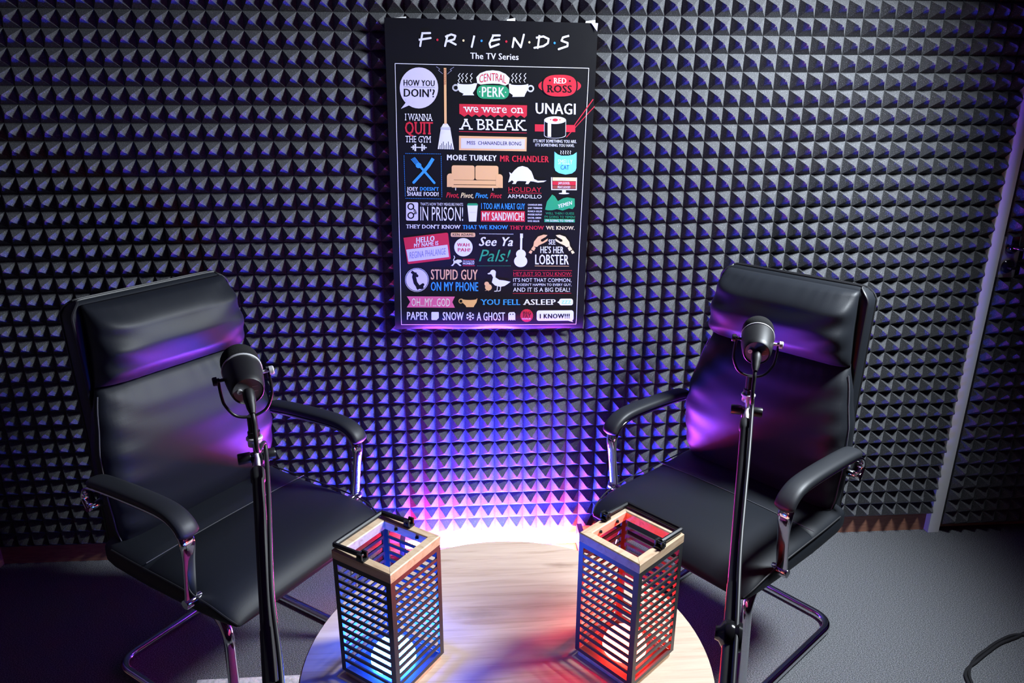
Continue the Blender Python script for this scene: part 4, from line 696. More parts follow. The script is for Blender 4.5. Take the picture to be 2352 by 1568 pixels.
('P',[-42.4,-353.1,-42.7,-353.7,-43.8,-354.3,-45.5,-354.8,-47.8,-355.3,-50.7,-355.7,-54.0,-356.1,-57.7,-356.3,-61.7,-356.5,-65.7,-356.5,-69.8,-356.5,-73.7,-356.3,-77.4,-356.1,-80.7,-355.7,-83.6,-355.3,-85.9,-354.8,-87.6,-354.3,-88.7,-353.7,-89.0,-353.1,-88.7,-352.5,-87.6,-351.9,-85.9,-351.4,-83.6,-350.9,-80.7,-350.5,-77.4,-350.2,-73.7,-349.9,-69.8,-349.8,-65.7,-349.7,-61.7,-349.8,-57.7,-349.9,-54.0,-350.2,-50.7,-350.5,-47.8,-351.0,-45.5,-351.4,-43.8,-352.0,-42.7,-352.6],'k',2),
('L',[-87.0,-360.5,-87.3,-362.4,-88.0,-364.0,-89.3,-365.4,-90.8,-366.3,-92.6,-366.7,-94.3,-366.6,-96.0,-365.9,-97.4,-364.7,-98.4,-363.2,-98.9,-361.4,-98.9,-359.6,-98.3,-357.8,-97.3,-356.3,-95.9,-355.2,-94.3,-354.5,-92.5,-354.4,-90.8,-354.8,-89.2,-355.7,-88.0,-357.0,-87.2,-358.7,-87.0,-360.5],3.01,'t',1),
('T','YOU FELL',[-30.6,-371.6,95.3,-372.1,94.9,-354.9,-30.7,-354.6],'b','BS',2),
('T','ASLEEP',[104.4,-371.8,209.3,-372.2,208.7,-355.0,104.0,-354.7],'w','BS',2),
('P',[257.4,-353.4,260.0,-353.9,262.3,-355.4,263.8,-357.7,264.5,-360.3,264.8,-367.8,264.4,-370.5,263.0,-372.7,260.9,-374.2,258.4,-374.7,227.4,-374.6,224.9,-374.1,222.6,-372.6,221.1,-370.3,220.5,-367.7,220.2,-360.2,220.6,-357.5,222.0,-355.3,224.1,-353.8,226.6,-353.3],'w',1),
('P',[213.6,-364.6,222.0,-359.0,222.4,-369.9],'w',1),
('T','ZZZ',[227.5,-369.0,258.7,-369.1,258.3,-359.0,227.1,-358.9],'c','BS',2),
('T','PAPER',[-263.7,-420.5,-197.0,-420.8,-196.5,-395.5,-262.9,-395.3],'w','B',2),
('P',[-165.1,-395.2,-164.2,-395.4,-163.4,-395.9,-162.9,-396.7,-162.8,-397.7,-163.1,-419.0,-163.3,-419.9,-163.8,-420.8,-164.6,-421.3,-165.5,-421.5,-184.1,-421.4,-185.0,-421.2,-185.8,-420.7,-186.3,-419.9,-186.5,-418.9,-186.1,-397.6,-185.9,-396.7,-185.3,-395.9,-184.6,-395.3,-183.6,-395.1],'w',1),
('P',[-170.0,-421.5,-162.7,-414.0,-162.8,-421.5],'k',2),
('T','SNOW',[-151.1,-421.5,-84.9,-421.7,-84.7,-395.7,-150.8,-395.5],'w','B',2),
('T','A GHOST',[-42.9,-422.4,46.9,-422.8,46.6,-396.0,-42.9,-395.7],'w','B',2),
('L',[-74.9,-402.1,-52.5,-415.7],2.12,'w',1),
('L',[-71.0,-404.5,-75.5,-406.3],1.82,'w',1),
('L',[-71.0,-404.5,-71.7,-399.5],1.82,'w',1),
('L',[-56.4,-413.3,-51.9,-411.5],1.82,'w',1),
('L',[-56.4,-413.3,-55.7,-418.3],1.82,'w',1),
('L',[-63.7,-395.4,-63.7,-422.4],2.12,'w',1),
('L',[-63.7,-400.1,-67.5,-397.0],1.82,'w',1),
('L',[-63.7,-400.1,-59.9,-397.0],1.82,'w',1),
('L',[-63.7,-417.7,-59.9,-420.8],1.82,'w',1),
('L',[-63.7,-417.7,-67.5,-420.8],1.82,'w',1),
('L',[-52.5,-402.2,-75.0,-415.6],2.12,'w',1),
('L',[-56.4,-404.5,-55.7,-399.5],1.82,'w',1),
('L',[-56.4,-404.5,-51.9,-406.4],1.82,'w',1),
('L',[-71.0,-413.3,-71.8,-418.2],1.82,'w',1),
('L',[-71.0,-413.3,-75.5,-411.4],1.82,'w',1),
('P',[57.6,-422.8,57.3,-400.4,60.8,-395.7,76.0,-395.1,79.7,-399.8,80.1,-422.8,76.4,-420.3,72.5,-422.8,68.8,-420.3,65.2,-422.8,61.2,-420.2],'w',1),
('P',[65.8,-402.0,65.5,-403.3,64.6,-404.1,63.4,-404.1,62.5,-403.3,62.1,-402.0,62.5,-400.7,63.4,-399.9,64.5,-399.9,65.4,-400.7],'k',2),
('P',[74.3,-402.0,74.0,-403.3,73.1,-404.1,71.9,-404.1,71.0,-403.3,70.6,-402.0,71.0,-400.7,71.9,-399.9,73.0,-399.9,73.9,-400.7],'k',2),
('P',[135.9,-406.9,137.7,-409.8,135.4,-412.1,136.4,-415.3,133.6,-417.0,133.7,-420.3,130.6,-421.2,129.8,-424.4,126.6,-424.4,125.1,-427.3,121.9,-426.4,119.7,-428.8,116.9,-427.1,114.1,-428.8,111.8,-426.4,108.7,-427.3,107.0,-424.3,103.8,-424.3,102.9,-421.1,99.8,-420.2,99.7,-416.9,96.9,-415.2,97.7,-412.0,95.3,-409.6,96.9,-406.8,95.2,-403.9,97.5,-401.6,96.5,-398.3,99.3,-396.7,99.2,-393.4,102.3,-392.5,103.0,-389.3,106.3,-389.4,107.8,-386.5,110.9,-387.4,113.1,-385.0,115.9,-386.7,118.7,-385.0,121.0,-387.4,124.1,-386.5,125.7,-389.4,129.0,-389.4,129.8,-392.6,133.0,-393.4,133.1,-396.8,135.9,-398.4,135.1,-401.6,137.5,-404.0],'r',1),
('T','BIG',[104.1,-402.7,130.3,-402.8,130.1,-393.6,103.9,-393.5],'m','BS',2),
('T','FAT',[104.3,-412.8,129.7,-412.9,129.4,-404.0,104.1,-403.9],'m','BS',2),
('T','GOALIE',[101.4,-419.4,129.8,-419.5,129.7,-415.1,101.3,-415.0],'w','B',2),
('P',[260.0,-390.8,262.8,-391.4,265.3,-393.0,267.0,-395.5,267.7,-398.4,268.5,-417.7,268.1,-420.6,266.6,-423.1,264.3,-424.8,261.5,-425.3,156.3,-424.9,153.5,-424.3,151.0,-422.7,149.4,-420.2,148.7,-417.3,148.2,-398.0,148.7,-395.1,150.2,-392.7,152.5,-391.0,155.3,-390.5],'w',1),
('P',[246.6,-424.0,267.9,-430.4,261.9,-421.5],'w',1),
('T','I KNOW!!!',[158.8,-416.4,256.2,-416.7,255.5,-402.1,158.4,-401.8],'k','BB',2)]
PW, PH = 0.603, 0.908
def bend(x, z):      # gentle waves, foot of the sheet bellies out and tucks back to the wall
    y = 0.0012*math.sin(9*x + 7*z) + 0.0010*math.sin(21*z - 5*x)
    t = max(0.0, (-z - 0.27)/0.184)
    y -= 0.013*math.sin(min(t, 1.0)**2.2*math.pi*0.86) * (0.75 + 0.25*math.cos(x*7))
    k = max(0.0, (-z - 0.425)/0.03); y += 0.007*k*k*(0.7 + 0.3*math.sin(x*31+1))
    return y
cvt = {}
def text_mesh(s, st):
    kx = (s, st)
    if kx in cvt: return cvt[kx]
    cu = bpy.data.curves.new('lettering', 'FONT'); cu.body = s; cu.size = 1.0; cu.resolution_u = 2; cu.fill_mode = 'FRONT'
    nb = st.count('B'); cu.offset = 0.0; cu.space_character = 1.0 + 0.06*nb
    if 'I' in st: cu.shear = 0.32
    o = bpy.data.objects.new('lettering', cu); COL.objects.link(o)
    bpy.context.view_layer.update()
    me = o.evaluated_get(bpy.context.evaluated_depsgraph_get()).to_mesh()
    vs = [(v.co.x, v.co.y) for v in me.vertices]; fs = [tuple(p.vertices) for p in me.polygons]
    o.evaluated_get(bpy.context.evaluated_depsgraph_get()).to_mesh_clear()
    bpy.data.objects.remove(o); bpy.data.curves.remove(cu)
    cvt[kx] = (vs, fs); return vs, fs
CAP = max(v[1] for v in text_mesh('H', '')[0]); XH = max(v[1] for v in text_mesh('x', '')[0])
art = MB()
def lay_y(l): return -0.0004 - 0.00022*(l + 1)
def put_poly(pts, c, l):
    art.add([(x/1000, lay_y(l), z/1000) for x, z in pts], [tuple(range(len(pts)))], PKEYS.index(c))
def serifs(vs, fs, top):
    # slab feet: widen the ends of vertical strokes at the base line and the cap line
    ed = {}
    for f in fs:
        for i in range(len(f)):
            a, b = f[i], f[(i+1) % len(f)]; e = (min(a, b), max(a, b)); ed[e] = ed.get(e, 0) + 1
    out = []
    for (a, b), k in ed.items():
        if k != 1: continue
        (xa, ya), (xb, yb) = vs[a], vs[b]
        L = abs(xa - xb)
        if abs(ya - yb) < 0.004 and 0.05 < L < 0.22:
            for yy, d in ((0.0, 1), (top, -1)):
                if abs(ya - yy) < 0.045: out.append((min(xa, xb) - 0.075, max(xa, xb) + 0.075, ya, ya + d*0.09))
    return out
def put_text(s, q, c, st, l):
    low = 'x' in st
    vs, fs = text_mesh(s, st.replace('S', '').replace('A', '').replace('x', ''))
    if not vs: return
    off = 0.0; top = (XH if low else CAP) + off; bot = -off
    x0 = min(v[0] for v in vs); x1 = max(v[0] for v in vs)
    nb = st.count('B')
    if nb:      # heavier weight: overlapping strikes of the same letters
        n0 = len(vs); v2 = []; f2 = []
        for k, dx in enumerate(((-0.026, 0.0, 0.026) if nb == 1 else (-0.045, -0.015, 0.015, 0.045))):
            v2 += [(x + dx, y) for x, y in vs]; f2 += [tuple(i + k*n0 for i in f) for f in fs]
    else: v2, f2 = vs, fs
    x0 = min(v[0] for v in v2); x1 = max(v[0] for v in v2)
    ext = list(v2); xf = list(f2)
    if 'S' in st:
        for a, b, y0, y1 in serifs(vs, fs, top):
            k = len(ext); ext += [(a, min(y0, y1)), (b, min(y0, y1)), (b, max(y0, y1)), (a, max(y0, y1))]; xf.append((k, k+1, k+2, k+3))
        x0 = min(v[0] for v in ext); x1 = max(v[0] for v in ext)
    P0, P1, P2, P3 = [Vector((q[2*i], q[2*i+1])) for i in range(4)]
    out = []
    for x, y in ext:
        u = (x - x0)/(x1 - x0); v = (y - bot)/(top - bot)
        p = (P0*(1-u) + P1*u)*(1-v) + (P3*(1-u) + P2*u)*v
        if 'A' in st: p = p - Vector((0, 1))*(4*(u-0.5)**2)*7.0
        out.append((p.x/1000, lay_y(l) - 0.00003*(len(out)//max(1, len(vs))), p.y/1000))
    art.add(out, xf, PKEYS.index(c))
def put_line(pts, wd, c, l):
    P = [Vector((pts[2*i], pts[2*i+1])) for i in range(len(pts)//2)]
    for a, b in zip(P, P[1:]):
        d = (b - a)
        if d.length < 1e-6: continue
        nrm = Vector((-d.y, d.x)).normalized()*wd/2; ex = d.normalized()*wd*0.12
        put_poly([tuple(a - ex + nrm), tuple(b + ex + nrm), tuple(b + ex - nrm), tuple(a - ex - nrm)], c, l)
        if wd > 3:
            put_poly([(b.x + wd/2*math.cos(k*math.pi/5), b.y + wd/2*math.sin(k*math.pi/5)) for k in range(10)], c, l)
for it in ART:
    if it[0] == 'T': put_text(it[1], it[2], it[3], it[4], it[5])
    elif it[0] == 'P': put_poly([(it[1][2*i], it[1][2*i+1]) for i in range(len(it[1])//2)], it[2], it[3])
    else: put_line(it[1], it[2], it[3], it[4])
sheet = MB(); NX, NZ = 48, 120
gv = [(-PW/2 + PW*i/NX, 0.0, -PH/2 + PH*j/NZ) for j in range(NZ+1) for i in range(NX+1)]
gv = [(x - (0.004 if (z > PH/2-.02 and x > PW/2-.02) else 0), y, z - (0.010 if (z > PH/2-.003 and x > PW/2-.003) else 0)) for x, y, z in gv]
gf = [(j*(NX+1)+i, j*(NX+1)+i+1, (j+1)*(NX+1)+i+1, (j+1)*(NX+1)+i) for j in range(NZ) for i in range(NX)]
sheet.add(gv, gf, 0); sheet.add([(x, 0.0006, z) for x, y, z in gv], [f[::-1] for f in gf], len(PKEYS))
nn = len(gv)
rim = [(i, i+1) for i in range(NX)] + [(NZ*(NX+1)+i+1, NZ*(NX+1)+i) for i in range(NX)] + [((j+1)*(NX+1), j*(NX+1)) for j in range(NZ)] + [(j*(NX+1)+NX, (j+1)*(NX+1)+NX) for j in range(NZ)]
for a, b in rim: sheet.f.append((b, a, a+nn, b+nn)); sheet.m.append(len(PKEYS))
# triangulate long art faces finely enough to follow the bend
bm = bmesh.new(); bv = [bm.verts.new(v) for v in art.v]
for f, mi in zip(art.f, art.m):
    try: bf = bm.faces.new([bv[i] for i in f]); bf.material_index = mi
    except ValueError: pass
bm.normal_update(); bmesh.ops.triangulate(bm, faces=bm.faces[:], quad_method='BEAUTY', ngon_method='EAR_CLIP')
for _ in range(6):
    long = [e for e in bm.edges if e.calc_length() > 0.02]
    if long: bmesh.ops.subdivide_edges(bm, edges=long, cuts=1); bmesh.ops.triangulate(bm, faces=[f for f in bm.faces if len(f.verts) > 3])
bm.verts.index_update()
sheet_art = MB(); sheet_art.v = sheet.v[:]; sheet_art.f = sheet.f[:]; sheet_art.m = sheet.m[:]
k0 = len(sheet_art.v)
sheet_art.v += [v.co.copy() for v in bm.verts]
for f in bm.faces:
    idx = [v.index + k0 for v in f.verts]
    a, b, c_ = [f.verts[i].co for i in range(3)]
    if (b - a).cross(c_ - a).y > 0: idx = idx[::-1]
    sheet_art.f.append(tuple(idx)); sheet_art.m.append(f.material_index)
bm.free()
sheet_art.v = [Vector((v.x, v.y + bend(v.x, v.z), v.z)) for v in sheet_art.v]
poster = put('poster', sheet_art.v, sheet_art.f, pmats, None, True, sheet_art.m, auto=35)
poster.location = (-0.3085, -0.0385, 1.2980); poster.rotation_euler = (0, math.radians(0.8), 0)
tag(poster, 'tall black poster covered in colourful lettering and small pictures, hanging on the foam wall', 'poster')
for (x0, x1, z0, z1) in ((-0.287, -0.238, 0.40, 0.4585), (0.03, 0.068, 0.41, 0.4625), (0.255, 0.297, 0.41, 0.463)):
    put('paper_tab', [(x0, 0.003, z0), (x1, 0.003, z0), (x1-.003, 0.005, z1), (x0+.012, 0.005, z1-.004), (x0, 0.0036, z0), (x1, 0.0036, z0), (x1-.003, 0.0056, z1), (x0+.012, 0.0056, z1-.004)],
        [(0,1,2,3),(7,6,5,4),(0,4,5,1),(1,5,6,2),(2,6,7,3),(3,7,4,0)], paperwhite, poster, False)
tabc = put('folded_corner', [(0.281, -0.002, 0.4545), (0.3005, -0.006, 0.4535), (0.299, -0.005, 0.432), (0.281, -0.0014, 0.4545), (0.3005, -0.0054, 0.4535), (0.299, -0.0044, 0.432)],
    [(0,2,1),(3,4,5),(0,1,4,3),(1,2,5,4),(2,0,3,5)], paperwhite, poster, False)
tabc['label'] = 'white folded top right corner'

# ------------------------------------------------------------------ chairs (x forward, y left, z up)
XS = [(0.40, -0.226), (0.56, -0.229), (0.70, -0.231), (0.90, -0.239), (1.10, -0.250)]      # front face of the back shell
HW = [(0.44, 0.222), (0.53, 0.242), (0.63, 0.250), (0.72, 0.246), (0.80, 0.228), (0.885, 0.207), (1.00, 0.200), (1.085, 0.194)]
TB = [(0.44, 0.045), (0.55, 0.078), (0.65, 0.090), (0.72, 0.082), (0.80, 0.062), (0.86, 0.044), (0.89, 0.034)]
TH = [(0.875, 0.050), (0.92, 0.082), (0.97, 0.090), (1.02, 0.076), (1.08, 0.036)]
def cushion(z0, z1, T, pu, seed, wr):
    rnd = random.Random(seed); ph = [rnd.uniform(0, 6.28) for _ in range(6)]
    nu, nv = 44, 36; F = []; B = []
    for j in range(nv + 1):
        v = j/nv; z = z0 + (z1-z0)*v
        hv = (1 - abs(2*v-1)**7)**0.42 if 0 < v < 1 else 0.0
        for i in range(nu + 1):
            u = -1 + 2*i/nu; u = math.copysign(abs(u)**0.85, u)
            hu = 0.30 + 0.70*(1 - abs(u)**pu)**0.45 if abs(u) < 1 else 0.30
            hw = interp(HW, z); e = 1 - abs(u)
            t = interp(T, z)
            wrk = 0
            d = math.exp(-e/0.20)*(1-math.exp(-e/0.03))
            wrk += wr*d*math.sin(z*95 + ph[0] + (1.5 if u > 0 else 0) + 6*e)*0.0075
            dv = math.exp(-(1-v)/0.10)*(1-math.exp(-(1-v)/0.02)) + 0.8*math.exp(-v/0.08)*(1-math.exp(-v/0.02))
            wrk += wr*dv*math.sin(u*31 + ph[2] + 3*math.sin(u*5+ph[3]))*0.0010
            zz = z
            bx = interp(XS, z)
            F.append((bx + 0.004 + t*hu*(0.25 + 0.75*hv) + wrk*hu, u*hw*(0.985 + 0.015*hv), zz)); B.append((bx - 0.004, u*hw*0.97, z))
    n1 = nu + 1; fs = []
    for j in range(nv):
        for i in range(nu):
            a = j*n1 + i; fs.append((a, a+1, a+1+n1, a+n1)); k = len(F); fs.append((k+a, k+a+n1, k+a+1+n1, k+a+1))
    K = len(F)
    for i in range(nu): fs.append((i, K+i, K+i+1, i+1)); a = nv*n1 + i; fs.append((a, a+1, K+a+1, K+a))
    for j in range(nv): a = j*n1; fs.append((a, a+n1, K+a+n1, K+a)); a = j*n1 + nu; fs.append((a, K+a, K+a+n1, a+n1))
    return F + B, fs
def make_chair(label, loc, rz):
    t = thing('armchair', label, 'chair', loc, rz, 'black leather armchairs')
    # seat: sections from the rear to the rolled front edge
    secs = [(-0.250, 0.236, 0.452, 0.412), (-0.247, 0.246, 0.470, 0.402), (-0.235, 0.252, 0.481, 0.394), (-0.20, 0.256, 0.482, 0.390), (-0.10, 0.257, 0.480, 0.388), (-0.066, 0.257, 0.479, 0.388), (-0.060, 0.257, 0.4755, 0.388),
            (-0.054, 0.257, 0.479, 0.388), (0.03, 0.257, 0.482, 0.390), (0.12, 0.257, 0.480, 0.395), (0.17, 0.256, 0.474, 0.400), (0.205, 0.253, 0.463, 0.404), (0.228, 0.249, 0.448, 0.408), (0.243, 0.243, 0.432, 0.412), (0.249, 0.236, 0.422, 0.416)]
    rg = []
    for x, hw, zt, zb in secs:
        N = 56; ring = []
        for j in range(N):
            a = 2*math.pi*j/N; c, s_ = math.cos(a), math.sin(a); n_ = 5.0
            y = hw*math.copysign(abs(c)**(2/n_), c); z = (zt+zb)/2 + (zt-zb)/2*math.copysign(abs(s_)**(2/3.2), s_)
            if s_ > 0: z += 0.006*(1-(y/hw)**2) + 0.010*max(0, abs(y)/hw - .72)/.28*max(0, -x)/0.25
            ring.append((x, y, z))
        rg.append(ring)
    seat = MB().rings(rg).build('seat', leather, t, auto=None)
    pip = MB()
    for sy in (-1, 1):
        pip.tube(spline([(-0.20, sy*0.2545, 0.467), (-0.1, sy*0.2560, 0.466), (0.08, sy*0.2570, 0.466), (0.17, sy*0.2555, 0.459), (0.222, sy*0.2490, 0.440), (0.246, sy*0.240, 0.424)], 8), 0.0022, 6)
    pip.build('seam', leather_dark, seat)
    MB().tube([(-0.060, -0.25 + 0.5*i/30, 0.4772 + 0.006*(1-((-0.25 + 0.5*i/30)/0.257)**2)) for i in range(31)], 0.0011, 5).build('stitching', thread, seat)
    MB().bbox(-0.20, 0.19, -0.19, 0.19, 0.375, 0.395, 0.006).build('seat_pan', matteblack, t)
    # back shell
    th0 = 0.053
    def hwf(z): return 0.220 - 0.005*(z-0.425)/0.658 - (0.030*((z-1.045)/0.038)**2 if z > 1.045 else 0)
    def thf(z): return th0 if z < 1.06 else th0*math.sqrt(max(0.08, 1 - ((z-1.06)/0.0235)**2))
    rg = []
    for i in range(33):
        z = 0.425 + (1.083 - 0.425)*(i/32 if i < 24 else 0.75 + 0.25*(1 - (1 - (i-24)/8)**1.7))
        rg.append(superring(interp(XS, z) - th0/2, 0, thf(z)/2, hwf(z), 12, 64, lambda a, b, z=z: (a, b, z)))
    shell = MB().rings(rg).build('back_shell', leather, t, auto=None)
    for sx in (1, -1):
        zs = [0.43 + 0.61*i/14 for i in range(15)] + [1.050, 1.058, 1.066, 1.073, 1.079, 1.083]
        path = [(interp(XS, z) - th0/2 + sx*(thf(z)/2 - 0.0015), -(hwf(z) - 0.0015), z) for z in zs]
        path += [(path[-1][0], -0.14, 1.0838), (path[-1][0], -0.05, 1.0840)]
        path = path + [(x, -y, z) for x, y, z in reversed(path)]
        MB().tube(spline(path, 3), 0.0030, 6).build('piping', leather_dark, shell)
    v, f = cushion(0.452, 0.886, TB, 9, 3, 0.9); bc = put('back_cushion', v, f, leather, t)
    for sy in (-1, 1):
        MB().tube([(interp(XS, z) + 0.004 + interp(TB, z)*0.50, sy*interp(HW, z)*0.992, z) for z in [0.48 + 0.38*i/20 for i in range(21)]], 0.0016, 5).build('stitching', thread, bc)
    v, f = cushion(0.876, 1.075, TH, 7, 11, 1.3); put('headrest', v, f, leather, t)
    # armrests: chrome flat loop, soft pad, end brackets
    for sy in (-1, 1):
        y = 0.266*sy
        path = spline([(-0.226, 0, 0.590), (-0.238, 0, 0.615), (-0.222, 0, 0.642), (-0.175, 0, 0.655), (-0.05, 0, 0.662), (0.06, 0, 0.664), (0.112, 0, 0.657), (0.143, 0, 0.634), (0.149, 0, 0.602), (0.141, 0, 0.54), (0.128, 0, 0.458)], 6)
        rg = []
        N = len(path)
        for i, p in enumerate(path):
            tn = (path[min(i+1, N-1)] - path[max(i-1, 0)]).normalized(); nr = Vector((-tn.z, 0, tn.x))
            hw = 0.0150 + 0.003*math.exp(-((p.x-0.145)/0.03)**2 - ((p.z-0.62)/0.035)**2); th = 0.0042 + 0.0040*math.exp(-((p.x-0.147)/0.03)**2 - ((p.z-0.615)/0.03)**2)
            rg.append(superring(0, 0, hw, th, 3.2, 14, lambda a, b, p=p, nr=nr: tuple(p + nr*b + Vector((0, y + a, 0)))))
        arm = MB().rings(rg)
        arm.lathe([(0.011, 0), (0.012, 0.002), (0.012, 0.040), (0.010, 0.043)], (0.127, y + sy*0.016, 0.456), (0, -sy, 0), 18)
        arm.lathe([(0.010, 0), (0.011, 0.002), (0.011, 0.060), (0.010, 0.062)], (-0.227, y + sy*0.012, 0.588), (0, -sy, 0), 18)
        ar = arm.build('armrest', chrome, t, auto=50)
        pth = spline([(-0.200, 0, 0.668), (-0.15, 0, 0.676), (-0.05, 0, 0.682), (0.06, 0, 0.684), (0.115, 0, 0.678), (0.149, 0, 0.660), (0.164, 0, 0.636)], 7)
        rg = []; N = len(pth)
        for i, p in enumerate(pth):
            tn = (pth[min(i+1, N-1)] - pth[max(i-1, 0)]).normalized(); nr = Vector((-tn.z, 0, tn.x)); k = i/(N-1)
            e = min(1, math.sqrt(max(0.02, 1 - max(0, (0.10-k)/0.10)**2))) * min(1, math.sqrt(max(0.06, 1 - max(0, (k-0.93)/0.07)**2)))
            rg.append(superring(0, 0, 0.0245*e, 0.0125*(0.4+0.6*e), 2.8, 20, lambda a, b, p=p, nr=nr: tuple(p + nr*b + Vector((0, y + a, 0)))))
        MB().rings(rg).build('armrest_pad', softpad, ar, auto=None)
    # cantilever tube
    q = fillet([(-0.02, -0.17, 0.362), (0.157, -0.205, 0.362), (0.160, -0.222, 0.0128), (-0.362, -0.222, 0.0128), (-0.362, 0.222, 0.0128), (0.160, 0.222, 0.0128), (0.157, 0.205, 0.362), (-0.02, 0.17, 0.362)], 0.062, 9)
    MB().tube(q, 0.0128, 16).build('sled_base', chrome, t)
    return t
make_chair('black leather armchair on the left, turned right towards the table, its outer side in shadow', (-0.975, -0.538, 0), math.radians(-34.8))
make_chair('black leather armchair on the right, turned left towards the table, lit from the right', (0.299, -0.519, 0), math.radians(216.9))

# ------------------------------------------------------------------ table
TBL = Vector((-0.325, -1.095, 0)); TR_, TH_ = 0.392, 0.5
tb = thing('round_table', 'low round table with a pale knotty wood top carrying the two lanterns', 'table', TBL)
add_knots(oak, [(-0.045, 0.135, 0.085, 0.022), (0.145, 0.29, 0.05, 0.016), (-0.26, 0.02, 0.12, 0.018), (0.02, -0.06, 0.16, 0.016)])
MB().lathe([(TR_-.003, -0.024), (TR_, -0.021), (TR_, -0.003), (TR_-.003, 0)], (0, 0, TH_), n=96).build('tabletop', oak, tb, auto=40)
MB().lathe([(0.03, 0), (0.03, 0.46), (0.10, 0.468), (0.10, 0.476)], (0, 0, 0.012), n=32).build('column', blackmetal, tb)
MB().lathe([(0.19, 0), (0.19, 0.008), (0.17, 0.013)], (0, 0, 0), n=48).build('foot_plate', blackmetal, tb)

# ------------------------------------------------------------------ lanterns
def make_lantern(label, loc, rz, bulb_mat, bulb_label, handle_side):
    t = thing('lantern', label, 'lantern', loc, rz, 'slatted wooden lanterns on the table')
    s = 0.0675; H = 0.276
    bs = MB(); bs.bbox(-s+.004, s-.004, -s+.004, s-.004, 0, 0.014, 0.0015); bs.build('base', pine, t)
    # four slatted sides, each a frame with thirteen slats
    NS = 13; z0, z1 = 0.014, 0.258; th = 0.0036
    for k in range(4):
        M = Matrix.Rotation(k*math.pi/2, 4, 'Z'); mb = MB()
        x0 = -s; x1 = s - th
        mb.box(x0, x0+.0105, -s, -s+th, z0, z1); mb.box(x1-.0075, x1, -s, -s+th, z0, z1)
        mb.box(x0+.0105, x1-.0075, -s, -s+th, z0, z0+.008); mb.box(x0+.0105, x1-.0075, -s, -s+th, z1-.010, z1)
        for i in range(NS - 1):
            zz = z0 + .008 + (z1-.010-z0-.008)*(i+1)/NS
            mb.box(x0+.0105, x1-.0075, -s+.0004, -s+th-.0004, zz-.0031, zz+.0031)
        mb.xf(M).build('slatted_side', lanternblack, t, smooth=False)
    # mitred pine rim
    rim = MB(); so, si = s + .0005, s - .017
    for k in range(4):
        M = Matrix.Rotation(k*math.pi/2, 4, 'Z'); st = len(rim.v); g = 0.0003; b = .0018
        prof = [(-so, z1+.0002), (-so, H-b), (-so+b, H), (-si-b, H), (-si, H-b), (-si, z1+.0002)]
        A = [(y+g if False else y*-1*-1*-1*-1 and (y), y, z) for y, z in prof]
        A = [(y + g, y, z) for y, z in prof]; B = [(-y - g, y, z) for y, z in prof]
        rim.rings([A, B]); rim.xf(M, st)
    rim.build('rim', pine, t, auto=30)
    # folded carrying handle lying on the rim
    hd = MB(); hy = s - 0.006; zh = H + 0.006
    sg = handle_side
    hd.tube(fillet([(0.004*sg, -hy, zh+.003), (sg*(s+.000), -hy, zh), (sg*(s+.000), hy, zh), (0.004*sg, hy, zh+.003)], 0.004, 3), 0.0048, 8)
    hnd = hd.build('handle', blackmetal, t)
    for yy in (-hy, hy):
        br = MB()
        br.bbox(-0.008, 0.008, yy-.0075, yy+.0075, H, H+.004, .001)
        br.bbox(-0.006, 0.006, yy-.0085, yy-.0045, H+.003, H+.015, .001); br.bbox(-0.006, 0.006, yy+.0045, yy+.0085, H+.003, H+.015, .001)
        br.lathe([(.0028, 0), (.0028, .020)], (0, yy-.010, H+.009), (0, 1, 0), 10)
        for dx in (-0.028, 0.022):
            br.lathe([(.0035, 0), (.004, .002), (.0015, .004)], (dx, (s-.017)*(1 if yy > 0 else -1), H-.009), (0, -1 if yy > 0 else 1, 0), 10)
        br.build('hinge', blackmetal, hnd)
    MB().bbox(-s+.006, s-.006, -s+.006, s-.006, 0.0135, 0.0150, 0.0004).build('added_dark_tray', lanternblack, t)  # dark tray added so the glowing bulb lights the lantern floor less
    bl = MB().lathe([(0.034, 0.0155), (0.041, 0.018), (0.0425, 0.024), (0.0415, 0.032), (0.037, 0.042), (0.029, 0.051), (0.018, 0.057), (0.006, 0.060), (0, 0.0602)], n=28).build('bulb', bulb_mat, t, auto=None)
    bl['label'] = bulb_label
    return t
lc = Vector((-0.541, -1.104, 0.5))
make_lantern('slatted black lantern with a pine rim glowing blue, left one on the table', lc, math.radians(144.0), blue_bulb, 'glowing blue bulb', 1)
rc = Vector((-0.097, -1.103, 0.5))
make_lantern('slatted black lantern with a pine rim glowing red, right one on the table', rc, math.radians(40.0), red_bulb, 'glowing red bulb', 1)

# ------------------------------------------------------------------ LED bar on the floor under the foam
lb = thing('light_bar', 'glowing multicolour led bar lying on the floor against the wall below the poster', 'light', (-0.312, -0.1, 0))
hb = MB(); hb.bbox(-0.30, 0.30, -0.10, 0.055, 0.006, 0.036, 0.004); hb.bbox(-0.30, 0.30, -0.104, -0.098, 0.006, 0.092, 0.002); hb.bbox(-0.30, -0.294, -0.10, -0.035, 0.04, 0.10, 0.002); hb.bbox(0.294, 0.30, -0.10, -0.035, 0.04, 0.10, 0.002); hb.build('housing_with_added_shroud', matteblack, lb)  # front and end walls are an added shroud keeping blue light on the wall
xs = [(-0.298, -0.235, 'red'), (-0.235, -0.150, 'mag'), (-0.150, 0.135, 'vio'), (0.135, 0.215, 'mag'), (0.215, 0.298, 'ora')]
keys = ['red', 'mag', 'vio', 'ora', 'blue']
df = MB()
for a, b, c in xs: df.lathe([(0.0135, a), (0.0135, b)], (0, 0.046, 0.058), (1, 0, 0), 20, keys.index(c))
df.build('light_tube', [led[k] for k in keys], lb)
bt = MB(); bt.lathe([(0.010, -0.20), (0.010, 0.20)], (0, -0.075, 0.056), (1, 0, 0), 16)
